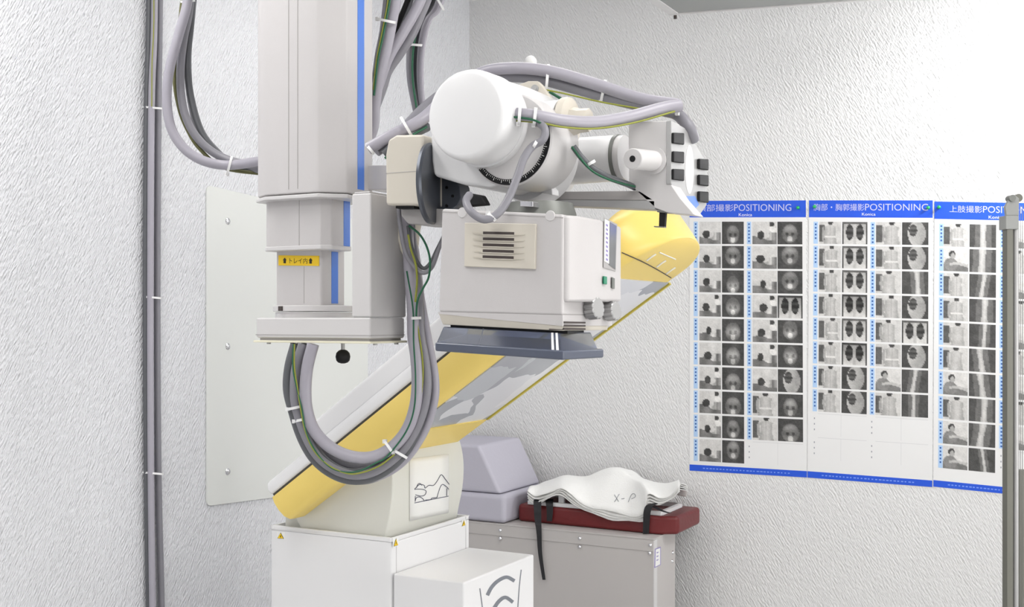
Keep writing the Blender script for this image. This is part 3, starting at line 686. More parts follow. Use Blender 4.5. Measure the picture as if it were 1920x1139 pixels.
# smoky tray
t0 = [onY(831, 613, yc+.006), onY(1050, 625, yc+.006)]; t0 += [t0[1]+Vector((.006, .12, .0)), t0[0]+Vector((0, .12, 0))]
t1 = [onY(818, 643, yc-.012), onY(1052, 661, yc-.012)]; t1 += [t1[1]+Vector((.012, .135, 0)), t1[0]+Vector((0, .135, 0))]
tr = MB(M['smoke']); tr.prism(t1, t0)
tray = lab(tr.build('filter_tray', CR, .002), 'smoky blue transparent tray')
r0 = [onY(815, 642, yc-.02), onY(1056, 658, yc-.02)]; r0 += [r0[1]+Vector((.014, .145, .0)), r0[0]+Vector((-.002, .145, .0))]
r1 = [a-Vector((0, 0, .0165)) for a in r0]
lab(MB(M['smoke2']).prism(r1, r0).build('tray_rim', tray, .0035, 3), 'blue grey rim')
MB(M['black']).prism([a+Vector((.01, .01, -.001)) for a in t0[:2]]+[a+Vector((-.01, -.01, -.001)) for a in t0[2:]], [a+Vector((.01, .01, .004)) for a in t0[:2]]+[a+Vector((-.01, -.01, .004)) for a in t0[2:]]).build('tray_slot', CR)
for f_ in (.93, .965):  # thin white upright strips on the tray front
    q = [(t0[0]*(1-f_)+t0[1]*f_), (t1[0]*(1-f_)+t1[1]*f_)]
    MB(M['white']).slab([q[0]+Vector((0, -.001, 0)), q[0]+Vector((.004, -.001, 0)), q[1]+Vector((.005, -.001, 0)), q[1]+Vector((0, -.001, 0))], (0, .001, 0)).build('tray_strip', tray)
q = [(t0[0]*.65+t0[1]*.35), (t1[0]*.65+t1[1]*.35)]
MB(M['gmetal']).tube([q[0]+Vector((0, .003, 0)), q[1]+Vector((0, .003, 0))], .0015, 8).build('tray_rib', tray)

# ceiling carriage (above the frame)
MB(M['case3']).box((lb[0]-.08, yf-.08, CEIL-.05), (rb[0]+.10, back+.08, CEIL)).build('ceiling_carriage', CR, .004)

# ---- cables on the tube head
r = thing('cable_bundle', P(1270, 200, 2.2), 'thick grey cables running over the tube head, tied together at the right tip', 'cable bundle')
cable(r, ((690, 279, 2.28), (735, 254, 2.28), (790, 225, 2.30), (840, 180, 2.36), (900, 138, 2.38), (960, 128, 2.34), (1030, 134, 2.32), (1110, 156, 2.30), (1200, 185, 2.27), (1272, 197, 2.22)), .0125, 'lgrey')
cable(r, ((705, 283, 2.30), (745, 256, 2.32), (800, 200, 2.38), (860, 160, 2.40), (930, 145, 2.38), (1000, 146, 2.35), (1080, 166, 2.33), (1160, 188, 2.30), (1240, 206, 2.26), (1270, 215, 2.26), (1292, 240, 2.24), (1300, 262, 2.26)), .0125, 'mgrey')
cable(r, ((720, 290, 2.28), (745, 270, 2.28), (775, 250, 2.30), (800, 238, 2.33)), .0105, 'dgrey')
cable(r, ((722, 297, 2.26), (745, 276, 2.27), (770, 256, 2.28), (800, 238, 2.31)), .0025, 'green', name='earth_wire')
cable(r, ((960, 214, 2.07), (1000, 218, 2.06), (1060, 228, 2.08), (1120, 230, 2.12), (1180, 220, 2.16), (1240, 204, 2.19), (1276, 198, 2.20)), .0125, 'lgrey')
cable(r, ((960, 226, 2.065), (1010, 230, 2.055), (1060, 239, 2.07), (1120, 241, 2.11), (1190, 230, 2.15), (1265, 209, 2.19)), .0018, 'ygreen', name='earth_wire')
cable(r, ((960, 219, 2.055), (1000, 225, 2.045), (1020, 236, 2.05), (1028, 252, 2.05), (1015, 268, 2.05), (1000, 274, 2.05)), .002, 'green', name='earth_wire')
cable(r, ((1020, 168, 2.3), (1060, 176, 2.3), (1130, 192, 2.28), (1200, 204, 2.26)), .0017, 'ygreen', name='earth_wire')
cable(r, ((1030, 172, 2.31), (1060, 190, 2.32)), .003, 'green', name='earth_wire')
cable(r, ((1075, 275, 2.12), (1090, 295, 2.12), (1110, 315, 2.12), (1140, 332, 2.13), (1175, 345, 2.16), (1190, 352, 2.2)), .006, 'dgrey')
cable(r, ((1072, 275, 2.11), (1090, 299, 2.11), (1112, 322, 2.11), (1145, 338, 2.12), (1190, 350, 2.17)), .002, 'green', name='earth_wire')
tie(r, 762, 238, 2.29, 120, 19, .022); tie(r, 1026, 148, 2.33, 85, 24, .018); tie(r, 1131, 170, 2.31, 78, 18, .018)
tie(r, 1272, 200, 2.22, 80, 12, .02); tie(r, 1003, 219, 2.06, 84, 15, .016); tie(r, 974, 217, 2.06, 86, 15, .016); tie(r, 694, 280, 2.28, 130, 10, .014, head=False)
tie(r, 1108, 306, 2.12, 30, 8, .008, head=False)
r = thing('cable', P(920, 410, 2.05), 'single grey hose curving from the white tube down to the light head top', 'cable')
cable(r, ((1008, 228, 2.06), (1022, 243, 2.045), (1018, 262, 2.04), (998, 275, 2.04), (982, 298, 2.03), (970, 332, 2.02), (952, 375, 2.01), (932, 402, 2.0), (908, 412, 1.995), (884, 398, 2.0), (874, 378, 2.03), (880, 366, 2.06)), .0072, 'mgrey', name='hose')
tie(r, 1003, 271, 2.04, 60, 7, .009, head=False); tie(r, 922, 407, 2.0, -45, 9, .009)

# ------------------------------------------------------------------ tilting couch on pedestal
PX0, PX1, PY0, PY1, PZ = -2.073, -1.67, 2.453, 2.85, .981
T = thing('tilting_couch', ((PX0+PX1)/2, (PY0+PY1)/2, 0), 'tilted white and yellow couch on a rounded body and square white pedestal', 'medical couch')
b_ = .018
ped = MB(M['white'])
hl = [(PX0, PY0), (PX1-b_, PY0), (PX1-b_*.3, PY0+b_*.3), (PX1, PY0+b_), (PX1, PY1), (PX0, PY1)]
ped.prism([Vector((x, y, 0)) for x, y in hl], [Vector((x, y, PZ-.012)) for x, y in hl])
pedo = ped.build('pedestal', T, .003)
rimw = .008
rm = MB(M['white'])
for lo_, hi_ in (((PX0, PY0, PZ-.012), (PX1-.004, PY0+rimw, PZ)), ((PX1-rimw, PY0+.004, PZ-.012), (PX1, PY1, PZ)), ((PX0, PY1-rimw, PZ-.012), (PX1, PY1, PZ)), ((PX0, PY0, PZ-.012), (PX0+rimw, PY1, PZ))): rm.box(lo_, hi_)
rm.build('pedestal_rim', T, .002)
MB(M['case3']).box((PX1-.0002, PY0+.0195, 0.05), (PX1+.0006, PY0+.0205, PZ-.002)).box((PX1-.0002, PY1-.02, .05), (PX1+.0006, PY1-.019, PZ-.002)).build('panel_seam', pedo)
def warn(parent, pts, fn, off):
    A = [fn(x, y) for x, y in pts]; f = quadmap(A, .0006); k = MB([M['paper'], M['tag'], M['ink']]); k.slab(A, off)
    f2 = quadmap(A, .0012); f3 = quadmap(A, .0018)
    k.poly([f(.5, .06), f(.92, .92), f(.08, .92)], 2); k.poly([f2(.5, .14), f2(.86, .88), f2(.14, .88)], 1)
    k.poly([f3(.52, .4), f3(.42, .64), f3(.5, .64), f3(.44, .82), f3(.6, .58), f3(.52, .58), f3(.58, .42)], 2)
    return lab(k.build('warning_sticker', parent, keep=True), 'white sticker with a yellow warning triangle')
warn(pedo, ((519, 998), (534, 999), (534, 1012), (519, 1011)), lambda x, y: onY(x, y, PY0-.0006), (0, .0006, 0))
warn(pedo, ((737, 1010), (747, 1008), (747, 1024), (737, 1027)), lambda x, y: onX(x, y, PX1+.0006), (-.0006, 0, 0))
warn(pedo, ((866, 976), (874, 974), (873, 986), (865, 989)), lambda x, y: onX(x, y, PX1+.0006), (-.0006, 0, 0))
# rounded body
DY = 2.468; DB = 2.835
dp = [(565, 990), (722, 1006), (727, 985), (733, 955), (736, 925), (736, 895), (732, 866), (724, 843), (706, 822), (680, 812), (640, 820), (590, 850), (552, 905), (548, 960)]
A = [onY(x, y, DY) for x, y in dp]; zmin = PZ-.010
A[0].z = zmin; A[1].z = zmin
A = [a if i not in (12, 13) else a for i, a in enumerate(A)]
prof = A[:2]+crom(A[1:9], 4)[1:]+A[9:]
body = MB(M['drum']).slab(prof, (0, DB-DY, 0)).build('body', T, .004, 2, sharp=50)
rp_ = sorted([(p.z, p.x) for p in crom(A[1:9], 4)])
def fx(z):
    if z <= rp_[0][0]: return rp_[0][1]
    for (z0, x0), (z1, x1) in zip(rp_, rp_[1:]):
        if z0 <= z <= z1: return x0+(x1-x0)*(z-z0)/max(1e-6, z1-z0)
    return rp_[-1][1]
def ondrum(px, py, off=.001):
    X = rp_[len(rp_)//2][1]
    for _ in range(12): p = onX(px, py, X+off); X = .5*X+.5*fx(p.z)
    return onX(px, py, X+off)
MB(M['drum']).box((PX0+.02, DY+.02, PZ-.01), (PX0+.16, DB-.03, PZ+.09)).build('body_foot', T, .004)
sh = MB(M['paper']); n = 12
g = []
for i in range(n+1):
    t = i/n; row = []
    for j in range(5):
        s_ = j/4; x = (768+(841-768)*s_); y = (861+(852-861)*s_)*(1-t)+(978+(962-978)*s_)*t
        row.append(ondrum(x, y, .0012))
    g.append(sh.add(row))
for i in range(n):
    for j in range(4): sh.face([g[i]+j, g[i]+j+1, g[i+1]+j+1, g[i+1]+j])
sheet = lab(sh.build('paper_sheet', body, solid=.0006), 'white paper sheet with a line drawing')
def z8(L): return [(480+x/3.361, 800+y/3.361) for x, y in L]
for L in ([(1000, 483), (1100, 463), (1213, 440)], [(1000, 395), (1030, 368), (1060, 372), (1066, 390), (1090, 372), (1120, 372), (1145, 340), (1168, 305), (1195, 335), (1218, 366)],
          [(1000, 398), (1015, 396), (1052, 398), (1072, 408), (1065, 432), (1040, 440), (1005, 432)], [(1140, 450), (1158, 392), (1175, 366), (1200, 380), (1215, 396)],
          [(1203, 392), (1202, 438)], [(1004, 470), (1010, 452), (1030, 445), (1050, 455), (1060, 468)], [(1012, 388), (1020, 366), (1033, 360), (1045, 372)], [(1004, 440), (1003, 475)],
          [(1068, 465), (1100, 462), (1110, 452), (1140, 450)]):
    pts = crom([ondrum(x, y, .0026) for x, y in z8(L)], 4)
    MB(M['inkb']).tube(pts, .0009, 6).build('drawn_line', sheet)
# couch
YN = 2.385; Wc = .455
c0, c1 = onY(510, 931.6, YN), onY(773, 717.5, YN)
AX = Vector((c1.x-c0.x, 0, c1.z-c0.z)).normalized(); NN = Vector((-AX.z, 0, AX.x))
if NN.z < 0: NN = -NN
def cp(s_, w_, n_): return c0+AX*s_+NN*n_+Vector((0, w_, 0))
Lc = (onY(1215, 372, YN)-c0).dot(AX)-.028
Rh = .15
def wn(s_):   # half-width factor near the rounded head end
    if s_ < Lc-Rh: return 1
    t = (s_-(Lc-Rh))/Rh; return max(.02, (1-min(1, t)**2.6)**.5)
def hh(s_):
    t = max(0, min(1, (s_-(Lc-Rh-.08))/.24)); return .076+.016*min(1, s_/Lc)+.006*t*t*(3-2*t)
def ring(s_, prof):
    k = wn(s_); out = []
    for w_, n_ in prof: out.append(cp(s_, Wc/2+(w_-Wc/2)*k, n_))
    return out
ss = [0, .004, .02]+[.02+(Lc-Rh-.02)*i/8 for i in range(1, 9)]+[Lc-Rh+Rh*math.sin(math.pi/2*i/14) for i in range(1, 15)]
def loft(mb, secs, mi=0):
    n = len(secs[0]); base = [mb.add(q) for q in secs]
    for i in range(len(secs)-1):
        for k in range(n): l = (k+1) % n; mb.face([base[i]+k, base[i]+l, base[i+1]+l, base[i+1]+k], mi)
    mb.face([base[0]+k for k in range(n)][::-1], mi); mb.face([base[-1]+k for k in range(n)], mi)
secs = []
for s_ in ss:
    h = hh(s_); e = .93 if s_ < .003 else 1
    dome = 0
    if s_ > Lc-Rh: t = (s_-(Lc-Rh))/Rh; dome = .03*math.sin(math.pi*min(1, t)*.8)
    endf = 1 if s_ < Lc-Rh else (1-.12*((s_-(Lc-Rh))/Rh)**4)
    pr = [(0, -.002), (-.004, -.25*h), (-.002, -.55*h), (.006, -.82*h), (.022, -h*.98), (.04, -h), (Wc-.04, -h), (Wc-.022, -h*.98), (Wc-.006, -.8*h), (Wc, -.4*h), (Wc, -.002),
          (Wc-.05, dome), (Wc/2, dome*1.4), (.05, dome)]
    secs.append(ring(s_, [(a, b*endf if b < -.003 else b) for a, b in pr]))
mb = MB(M['yellow']); loft(mb, secs); shell = lab(mb.build('couch_shell', T, sharp=50), 'yellow plastic shell')
# white rail and mattress board
def along(s0, s1, prof, m, name, bev=.004, rnd=0):
    mb = MB(M[m]); secs = [[cp(s_, w_, n_) for w_, n_ in prof] for s_ in (s0, s1)]
    loft(mb, secs); return mb.build(name, T, bev, 3)
Lr = (onY(1100, 455, YN)-c0).dot(AX)
along(.0, Lr, [(-.004, .004), (-.006, .02), (.0, .036), (.012, .042), (Wc-.01, .042), (Wc, .03), (Wc, .004)], 'white', 'couch_rail', .008)
along(.005, Lr, [(.002, -.001), (.002, .005), (Wc-.002, .005), (Wc-.002, -.001)], 'rail_ins', 'couch_seam', 0)
s1_ = (onY(556, 862, YN)-c0).dot(AX)+.03
along(s1_, Lr-.05, [(.02, .042), (.02, .092), (.03, .099), (Wc-.03, .099), (Wc-.02, .09), (Wc-.02, .042)], 'white', 'couch_board', .006)
# underside: yellow foot plate, patchy panel, yellow edge
def under(px, py, extra): # where a pixel meets the underside plane
    s_ = .4
    for _ in range(8):
        p = onPl(px, py, cp(s_, 0, -hh(s_)-extra), NN); s_ = (p-c0).dot(AX)
    return s_, p.y-YN
sA = under(880, 790, .0)[0]
def upan(s0, s1, w0, w1, e, m, name, parent=None):
    mb = MB(M[m]); N_ = 8
    A = [cp(s0+(s1-s0)*i/N_, w0, -hh(s0+(s1-s0)*i/N_)+.001) for i in range(N_+1)]+[cp(s1-(s1-s0)*i/N_, w1, -hh(s1-(s1-s0)*i/N_)+.001) for i in range(N_+1)]
    mb.slab(A, -NN*(e+.001)); return mb.build(name, parent or T)
sH = Lc-Rh-.015
upan(sA, sH, Wc-.018, Wc-.006, .006, 'ytrim', 'edge_trim', shell)
lab(upan(sA, sH, .035, Wc-.022, .0025, 'leaf', 'underside_panel', shell), 'glossy pale panel with grey patches')
lab(upan(.06, sA, .10, Wc-.02, .006, 'yellow', 'foot_plate', shell), 'yellow plate')
# three slots, grip recess and seam on the head end
def onhead(px, py, best=[None]):
    return None
hd = bpy.data.objects[shell.name]
dg = bpy.context.evaluated_depsgraph_get(); dg.update()
def shellhit(px, py, off=.001, step=3):
    o = Vector((0, 0, EYE))-WLOC[shell]; d_ = ray(px, py).normalized()
    ok, loc, nr, _ = shell.data and shell.ray_cast(o, d_)
    if not ok: return None
    if nr.dot(d_) > 0: nr = -nr
    return loc+WLOC[shell]+nr*off
def headpath(pts, rad, m, name, label=None, n=5):
    q = [shellhit(x, y) for x, y in pts]; q = [p for p in q if p]
    if len(q) < 2: return
    o = MB(M[m]).tube(crom(q, n), rad, 8).build(name, shell)
    if label: lab(o, label)
for x, y in ((1221, 481), (1240, 493), (1258, 506)):
    headpath([(x-9, y+7), (x, y), (x+8, y-5)], .0028, 'paper', 'vent_slot', 'pale slot')
headpath([(1236, 473), (1250, 479), (1266, 486)], .0016, 'paper', 'grip_edge')
headpath([(1166, 474), (1190, 484), (1215, 496), (1240, 510), (1258, 521)], .0012, 'dark', 'shell_seam')

# ------------------------------------------------------------------ small white box with arcs
BX0, BX1, BY0, BY1, BZ = PX1+.001, -1.455, 2.457, 2.845, .888
r = thing('equipment_box', ((BX0+BX1)/2, (BY0+BY1)/2, 0), 'low white box with printed grey arcs standing against the pedestal', 'equipment box')
bo = MB(M['white']).box((BX0, BY0, 0), (BX1, BY1, BZ)).build('box_body', r, .005, 3)
def fb(x, y, o=.0008): return onX(x, y, BX1+o)
def band(parent, pts, wpx, m, fn, off, name):
    q = crom([Vector((x, y, 0)) for x, y in pts], 6); k = MB(M[m]); L_, R_ = [], []
    for i, p in enumerate(q):
        t = (q[min(i+1, len(q)-1)]-q[max(i-1, 0)]).normalized(); n_ = Vector((-t.y, t.x, 0))*wpx/2
        L_.append(fn(p.x+n_.x, p.y+n_.y)); R_.append(fn(p.x-n_.x, p.y-n_.y))
    for i in range(len(q)-1): k.slab([L_[i], L_[i+1], R_[i+1], R_[i]], off)
    return k.build(name, parent)
band(bo, [(914, 1117), (922, 1102), (934, 1090), (950, 1083), (965, 1090)], 6.5, 'arc', fb, (-.0006, 0, 0), 'printed_arc')
band(bo, [(926, 1142), (936, 1128), (948, 1121), (962, 1130)], 6.5, 'arc', fb, (-.0006, 0, 0), 'printed_arc')
band(bo, [(900, 1104), (905, 1142)], 1.6, 'arc', fb, (-.0006, 0, 0), 'printed_line')
band(bo, [(977.5, 1069), (974, 1100), (971, 1142)], 1.6, 'arc', fb, (-.0006, 0, 0), 'printed_line')

# ------------------------------------------------------------------ beige cabinet and what lies on it
CX1, CY0, CY1, CZ = -1.495, 3.88, 4.107, .75
r = thing('metal_cabinet', ((WALL_X+CX1)/2, (CY0+CY1)/2, 0), 'beige metal cabinet with screws along its top edge, standing in the corner', 'cabinet')
cb = MB(M['cab']).box((WALL_X+.02, CY0, 0), (CX1, CY1, CZ)).build('cabinet_body', r, .003)
MB(M['cab']).box((WALL_X+.02, CY0-.003, CZ-.045), (CX1-.001, CY0+.003, CZ-.002)).build('top_rail', cb, .001)
MB(M['cab']).box((WALL_X+.01, CY0-.005, CZ-.002), (CX1+.003, 4.285, CZ+.002)).build('cabinet_top', cb, .0008)
MB(M['case2']).box((CX1-.002, CY0-.001, 0), (CX1+.0025, CY0+.03, CZ-.003)).build('corner_post', cb, .001)
for x, y in ((938, 995), (938, 1010), (1087, 1010), (1087, 1026), (1219, 1023), (1218, 1038)):
    p = onY(x, y, CY0-.003); MB(M['chrome']).lathe(p, (0, -1, 0), [(0, .0075), (.003, .0065), (.006, .003)], 16).build('screw', cb)
for x, y in ((1261, 1037), (1260, 1053)):
    p = onX(x, y, CX1); MB(M['chrome']).lathe(p, (1, 0, 0), [(0, .0075), (.003, .0065), (.006, .003)], 16).build('screw', cb)
A = [onX(x, y, CX1+.003) for x, y in ((1228, 1030), (1239, 1026), (1239, 1060), (1227, 1066))]
k = MB([M['paper'], M['purple']]); k.slab(A, (-.0008, 0, 0), 1); f = quadmap(A, .0004)
k.poly([f(.12, .05), f(.88, .05), f(.88, .95), f(.12, .95)], 0); f = quadmap(A, .0008)
for t in (.2, .4, .6): k.poly([f(.25, t), f(.6, t+.02), f(.6, t+.06), f(.3, t+.08)], 1)
lab(k.build('sticker', cb, keep=True), 'white sticker with purple border')
def softbox(name, lo, hi, m, label, cat, rad=.025, prof=None, **kw):
    if prof: mb = MB(M[m]).slab([Vector(p) for p in prof], (0, hi[1]-lo[1], 0))
    else: mb = MB(M[m]).box(lo, hi)
    o = mb.build(name, None, rad, 5); return tag(o, label, cat)
ZT = CZ+.0025
softbox('foam_block', (WALL_X+.015, CY0+.0, ZT), (-2.112, 4.25, ZT+.112), 'cush', 'flat grey upholstered foam block lying on the cabinet, under the wedge', 'cushion', .02)
softbox('foam_wedge', (WALL_X+.015, CY0+.01, ZT+.114), (-2.12, 4.24, 0), 'cush', 'grey upholstered foam wedge with sloping side, on top of the flat block', 'cushion', .014,
        prof=[(WALL_X+.015, CY0+.01, ZT+.1135), (-2.135, CY0+.01, ZT+.1135), (-2.235, CY0+.01, ZT+.30), (WALL_X+.02, CY0+.01, ZT+.30)])
PZ0 = ZT
pad = tag(MB(M['maroon']).slab([Vector(p) for p in ((-2.1, 3.965, PZ0), (-1.50, 3.955, PZ0), (-1.44, 3.99, PZ0), (-1.44, 4.24, PZ0), (-2.1, 4.24, PZ0))], (0, 0, .068)).build('padded_mat', None, .014, 4),
    'dark red vinyl pad lying on the cabinet beneath the white cloth', 'pad')
ZP = PZ0+.068
# white frame
mb = MB(M['white']); mb.box((-2.06, 3.97, ZP), (-1.50, 3.985, ZP+.016)).box((-2.06, 4.19, ZP), (-1.50, 4.205, ZP+.016)).box((-2.06, 3.985, ZP), (-2.045, 4.19, ZP+.016)).box((-1.515, 3.985, ZP), (-1.50, 4.19, ZP+.016))
fr_ = thing('carrying_frame', (-1.78, 4.08, ZP), 'white flat plastic frame lying on the red pad under the cloth', 'frame')
mb.build('frame_ring', fr_, .003)
p = onY(1054, 938, 3.99)
MB(M['white']).box((p.x-.012, 3.98, ZP+.012), (p.x+.012, 3.995, ZP+.058)).build('frame_upright', fr_, .002)
# cloth (folded, several plies)
front = [(989, 926), (1003, 936), (1022, 930), (1050, 921), (1072, 934), (1096, 950), (1130, 962), (1168, 968), (1206, 971), (1214, 935), (1236, 938), (1258, 930), (1274, 914)]
ridge = [(1006, 915), (1018, 906), (1036, 899), (1056, 894), (1080, 893), (1104, 891), (1128, 884), (1148, 877), (1166, 878), (1188, 894), (1212, 903), (1240, 905), (1272, 908)]
def ply(mb, k):
    rows = []
    Y0, Y1 = 3.935+.002*k, 4.10
    shrink = .0065*k
    n = len(front)
    fr2 = [onY(x, y-4+k*4.2, Y0) for x, y in front]; rg = [onY(x, y+k*2.6, Y1) for x, y in ridge]
    md1 = [f_*.62+g_*.38+Vector((0, 0, .014+.004*math.sin(i*1.7+k))) for i, (f_, g_) in enumerate(zip(fr2, rg))]
    md2 = [f_*.28+g_*.72+Vector((0, 0, .010)) for f_, g_ in zip(fr2, rg)]
    bk = [Vector((g_.x, 4.2, g_.z-.02)) for g_ in rg]; bk2 = [Vector((g_.x*.96-1.78*.04+.0, 4.225, max(ZP+.02, g_.z-.045))) for g_ in rg]
    grid = [crom(q, 4) for q in (fr2, md1, md2, rg, bk, bk2)]
    cols = list(zip(*grid)); full = [crom(list(c_), 4) for c_ in cols]
    for i, c_ in enumerate(full):
        for j, v in enumerate(c_):
            nz = mnoise.noise(Vector((v.x*14, v.y*14, k*3.1)))
            v.z += nz*.005+.004*math.sin(v.x*38+v.y*20+k*.8); v.y += mnoise.noise(Vector((v.x*30, k*2., .3)))*.004
            v.z = max(v.z, ZP+.019+.0045*(3-k))if v.y > 3.957 else v.z
    base = [mb.add(c_) for c_ in full]; m_ = len(full[0])
    for i in range(len(full)-1):
        for j in range(m_-1): mb.face([base[i]+j, base[i+1]+j, base[i+1]+j+1, base[i]+j+1])
mb = MB(M['cloth'])
for k in range(4): ply(mb, k)
cl = tag(mb.build('folded_cloth', None, sharp=80, solid=.0022, keep=True), 'white folded cloth in loose layers with pen marks, on the red pad', 'cloth')
dg.update()
def clothhit(px, py):
    o = Vector((0, 0, EYE))-WLOC[cl]; ok, loc, nr, _ = cl.ray_cast(o, ray(px, py).normalized())
    return (loc+WLOC[cl]-ray(px, py).normalized()*.002) if ok else onY(px, py, 3.95)
for L in ([(1152, 928), (1160, 941)], [(1161, 927), (1152, 942)], [(1165, 936), (1171, 935)], [(1178, 942), (1184, 928), (1190, 927), (1191, 932), (1184, 936)]):
    MB(M['arc']).tube(crom([clothhit(x, y) for x, y in L], 4), .0009, 6).build('pen_mark', cl)
# black straps
def strap(name, path, wpx, label):
    A = crom([P(x, y, d_) for x, y, d_ in path], 5); n = len(A); k = MB(M['strap']); b0 = []
    rt = Vector((CT, ST, 0)); fw = Vector((-ST, CT, 0))
    for i, p in enumerate(A):
        t = i/(n-1); w_ = (wpx[0]*(1-t)+wpx[1]*t)/F*4.35/2
        b0.append(k.add([p-rt*w_, p+rt*w_, p+rt*w_+fw*.0025, p-rt*w_+fw*.0025]))
    for i in range(n-1):
        for q in range(4): e = (q+1) % 4; k.face([b0[i]+q, b0[i]+e, b0[i+1]+e, b0[i+1]+q])
    k.face([b0[0]+q for q in range(4)]); k.face([b0[-1]+q for q in range(4)][::-1])
    return tag(k.build(name), label, 'strap')
def dY(px, Y): return Y/ray(px, 500).y
strap('strap', ((1013, 936, dY(1013, 4.0)), (1008, 940, dY(1008, 3.94)), (1008, 960, dY(1008, 3.925)), (1009, 980, dY(1009, 3.872)), (1010, 990, dY(1010, 3.864)), (1011, 1005, dY(1011, 3.863)), (1013, 1040, dY(1013, 3.863)), (1020, 1088, dY(1020, 3.863))), (17, 6), 'long black strap hanging over the front of the cabinet')
strap('strap', ((1030, 936, dY(1030, 4.0)), (1030, 944, dY(1030, 3.952)), (1031, 960, dY(1031, 3.948)), (1030, 978, dY(1030, 3.948))), (16, 10), 'short black strap beside the long one, on the left of the red pad')
strap('strap', ((1236, 944, dY(1236, 3.95)), (1220, 948, dY(1220, 3.93)), (1214, 958, dY(1214, 3.925)), (1212, 980, dY(1212, 3.935)), (1211, 1002, dY(1211, 3.942))), (15, 11), 'black strap down the right front of the red pad')
strap('strap', ((1226, 950, dY(1226, 3.945)), (1240, 958, dY(1240, 3.938)), (1256, 963, dY(1256, 3.935))), (9, 8), 'short black strap end lying on the right corner of the white frame')

# ------------------------------------------------------------------ posters
PY = WALL_Y-.0015
def g3(v): c = lin(max(0, min(255, v))); return (c, c*.985, c*.96, 1)
rn = random.Random(11)
def ell(u, v, cx, cy, a, b): return ((u-cx)/a)**2+((v-cy)/b)**2
def ph_head(k):
    q = random.Random(k); hx = .38+q.random()*.15; hy = .52+q.random()*.1; f2 = q.random() < .5; tb = .64+q.random()*.08; hr = .12+q.random()*.07
    def f(u, v):
        c = 212-12*v
        if v > tb+.04*math.sin(u*5+k): c = 118+14*math.sin(u*9+k)
        if ell(u, v, .85, .66, .42, .18) < 1: c = 190-60*(u > .8)-30*math.sin(u*14+k)
        if ell(u, v, hx+.08, hy+.02, .2, .13) < 1: c = 205
        if ell(u, v, hx-.08, hy, hr, .18) < 1: c = 58
        if f2 and ell(u, v, .8, .12, .1, .12) < 1: c = 62
        if f2 and ell(u, v, .84, .34, .14, .13) < 1: c = 232
        return c
    return f
def ph_torso(k):
    q = random.Random(k); cx = .5+q.random()*.15; dk = q.random()*.6+.2; w0 = .24+q.random()*.08; bl_ = q.random() < .5
    def f(u, v):
        c = 206
        if u < .26 and v > .15 and v < .9: c = 90
        if ell(u, v, cx, .02, .11, .14) < 1: c = 60
        sh_ = w0*(1-.25*math.sin(v*3.1))+.02
        if v > .14 and abs(u-cx) < min(sh_, (v-.1)*2): c = 178+18*math.cos((u-cx)*9)-(20 if abs(u-cx) < .015 else 0)
        if bl_ and .64 < v < .72 and abs(u-cx) < sh_: c = 222
        if ell(u, v, cx-w0-.03, .55, .06, .35) < 1: c = 165
        return c
    return f
def ph_arm(k):
    def f(u, v):
        c = 214
        if v > .68: c = 120
        if ell(u, v, .35, .25, .13, .17) < 1: c = 55
        if ell(u, v, .38, .33, .09, .14) < 1: c = 170
        if ell(u, v, .3, .7, .28, .28) < 1: c = 135
        if abs(v-(.78-.12*math.sin(u*3))) < .06 and u > .25: c = 188
        return c
    return f
def xr_skull(k):
    q = random.Random(k); cy = .4+q.random()*.3; a = .27+q.random()*.1
    def f(u, v):
        e = ell(u, v, .5, cy, a, .42); c = 52+20*(1-abs(u-.5))
        if e < 1: c = 96+85*(1-e)**.7*(.55+.45*math.sin(v*8+k))
        for sx in (-.12, .12):
            if ell(u, v, .5+sx, cy+.02, .07, .08) < 1: c -= 45
        if ell(u, v, .5, cy+.24, .11, .12) < 1: c += 70
        return c
    return f
def xr_chest(k):
    q = random.Random(k); inv = q.random()
    def f(u, v):
        c = 170+45*v
        if u < .06 or u > .94: c = 70
        for sx in (-.2, .2):
            if ell(u, v, .5+sx, .46, .15, .36) < 1: c = 62+25*math.sin(v*22)
        if abs(u-.5) < .05: c = 190
        if v < .1: c = 95
        return c-40*(inv > .6)*(1-v)
    return f
def xr_limb(k):
    q = random.Random(k); cx = .45+q.random()*.15; w_ = .06+q.random()*.09; sl = (q.random()-.5)*.3
    def f(u, v):
        c = 74; x = u-cx-sl*(v-.5)
        if abs(x) < w_*2.4: c = 108
        if abs(x) < w_*(.7+.5*abs(v-.5)): c = 205-40*abs(x)/w_
        return c
    return f
def xr_lat(k):
    def f(u, v):
        c = 66; e = ell(u, v, .56, .5, .34, .55)
        if e < 1: c = 205-60*u
        if ell(u, v, .42, .36, .16, .26) < 1: c = 78+20*math.sin(v*30)
        return c
    return f
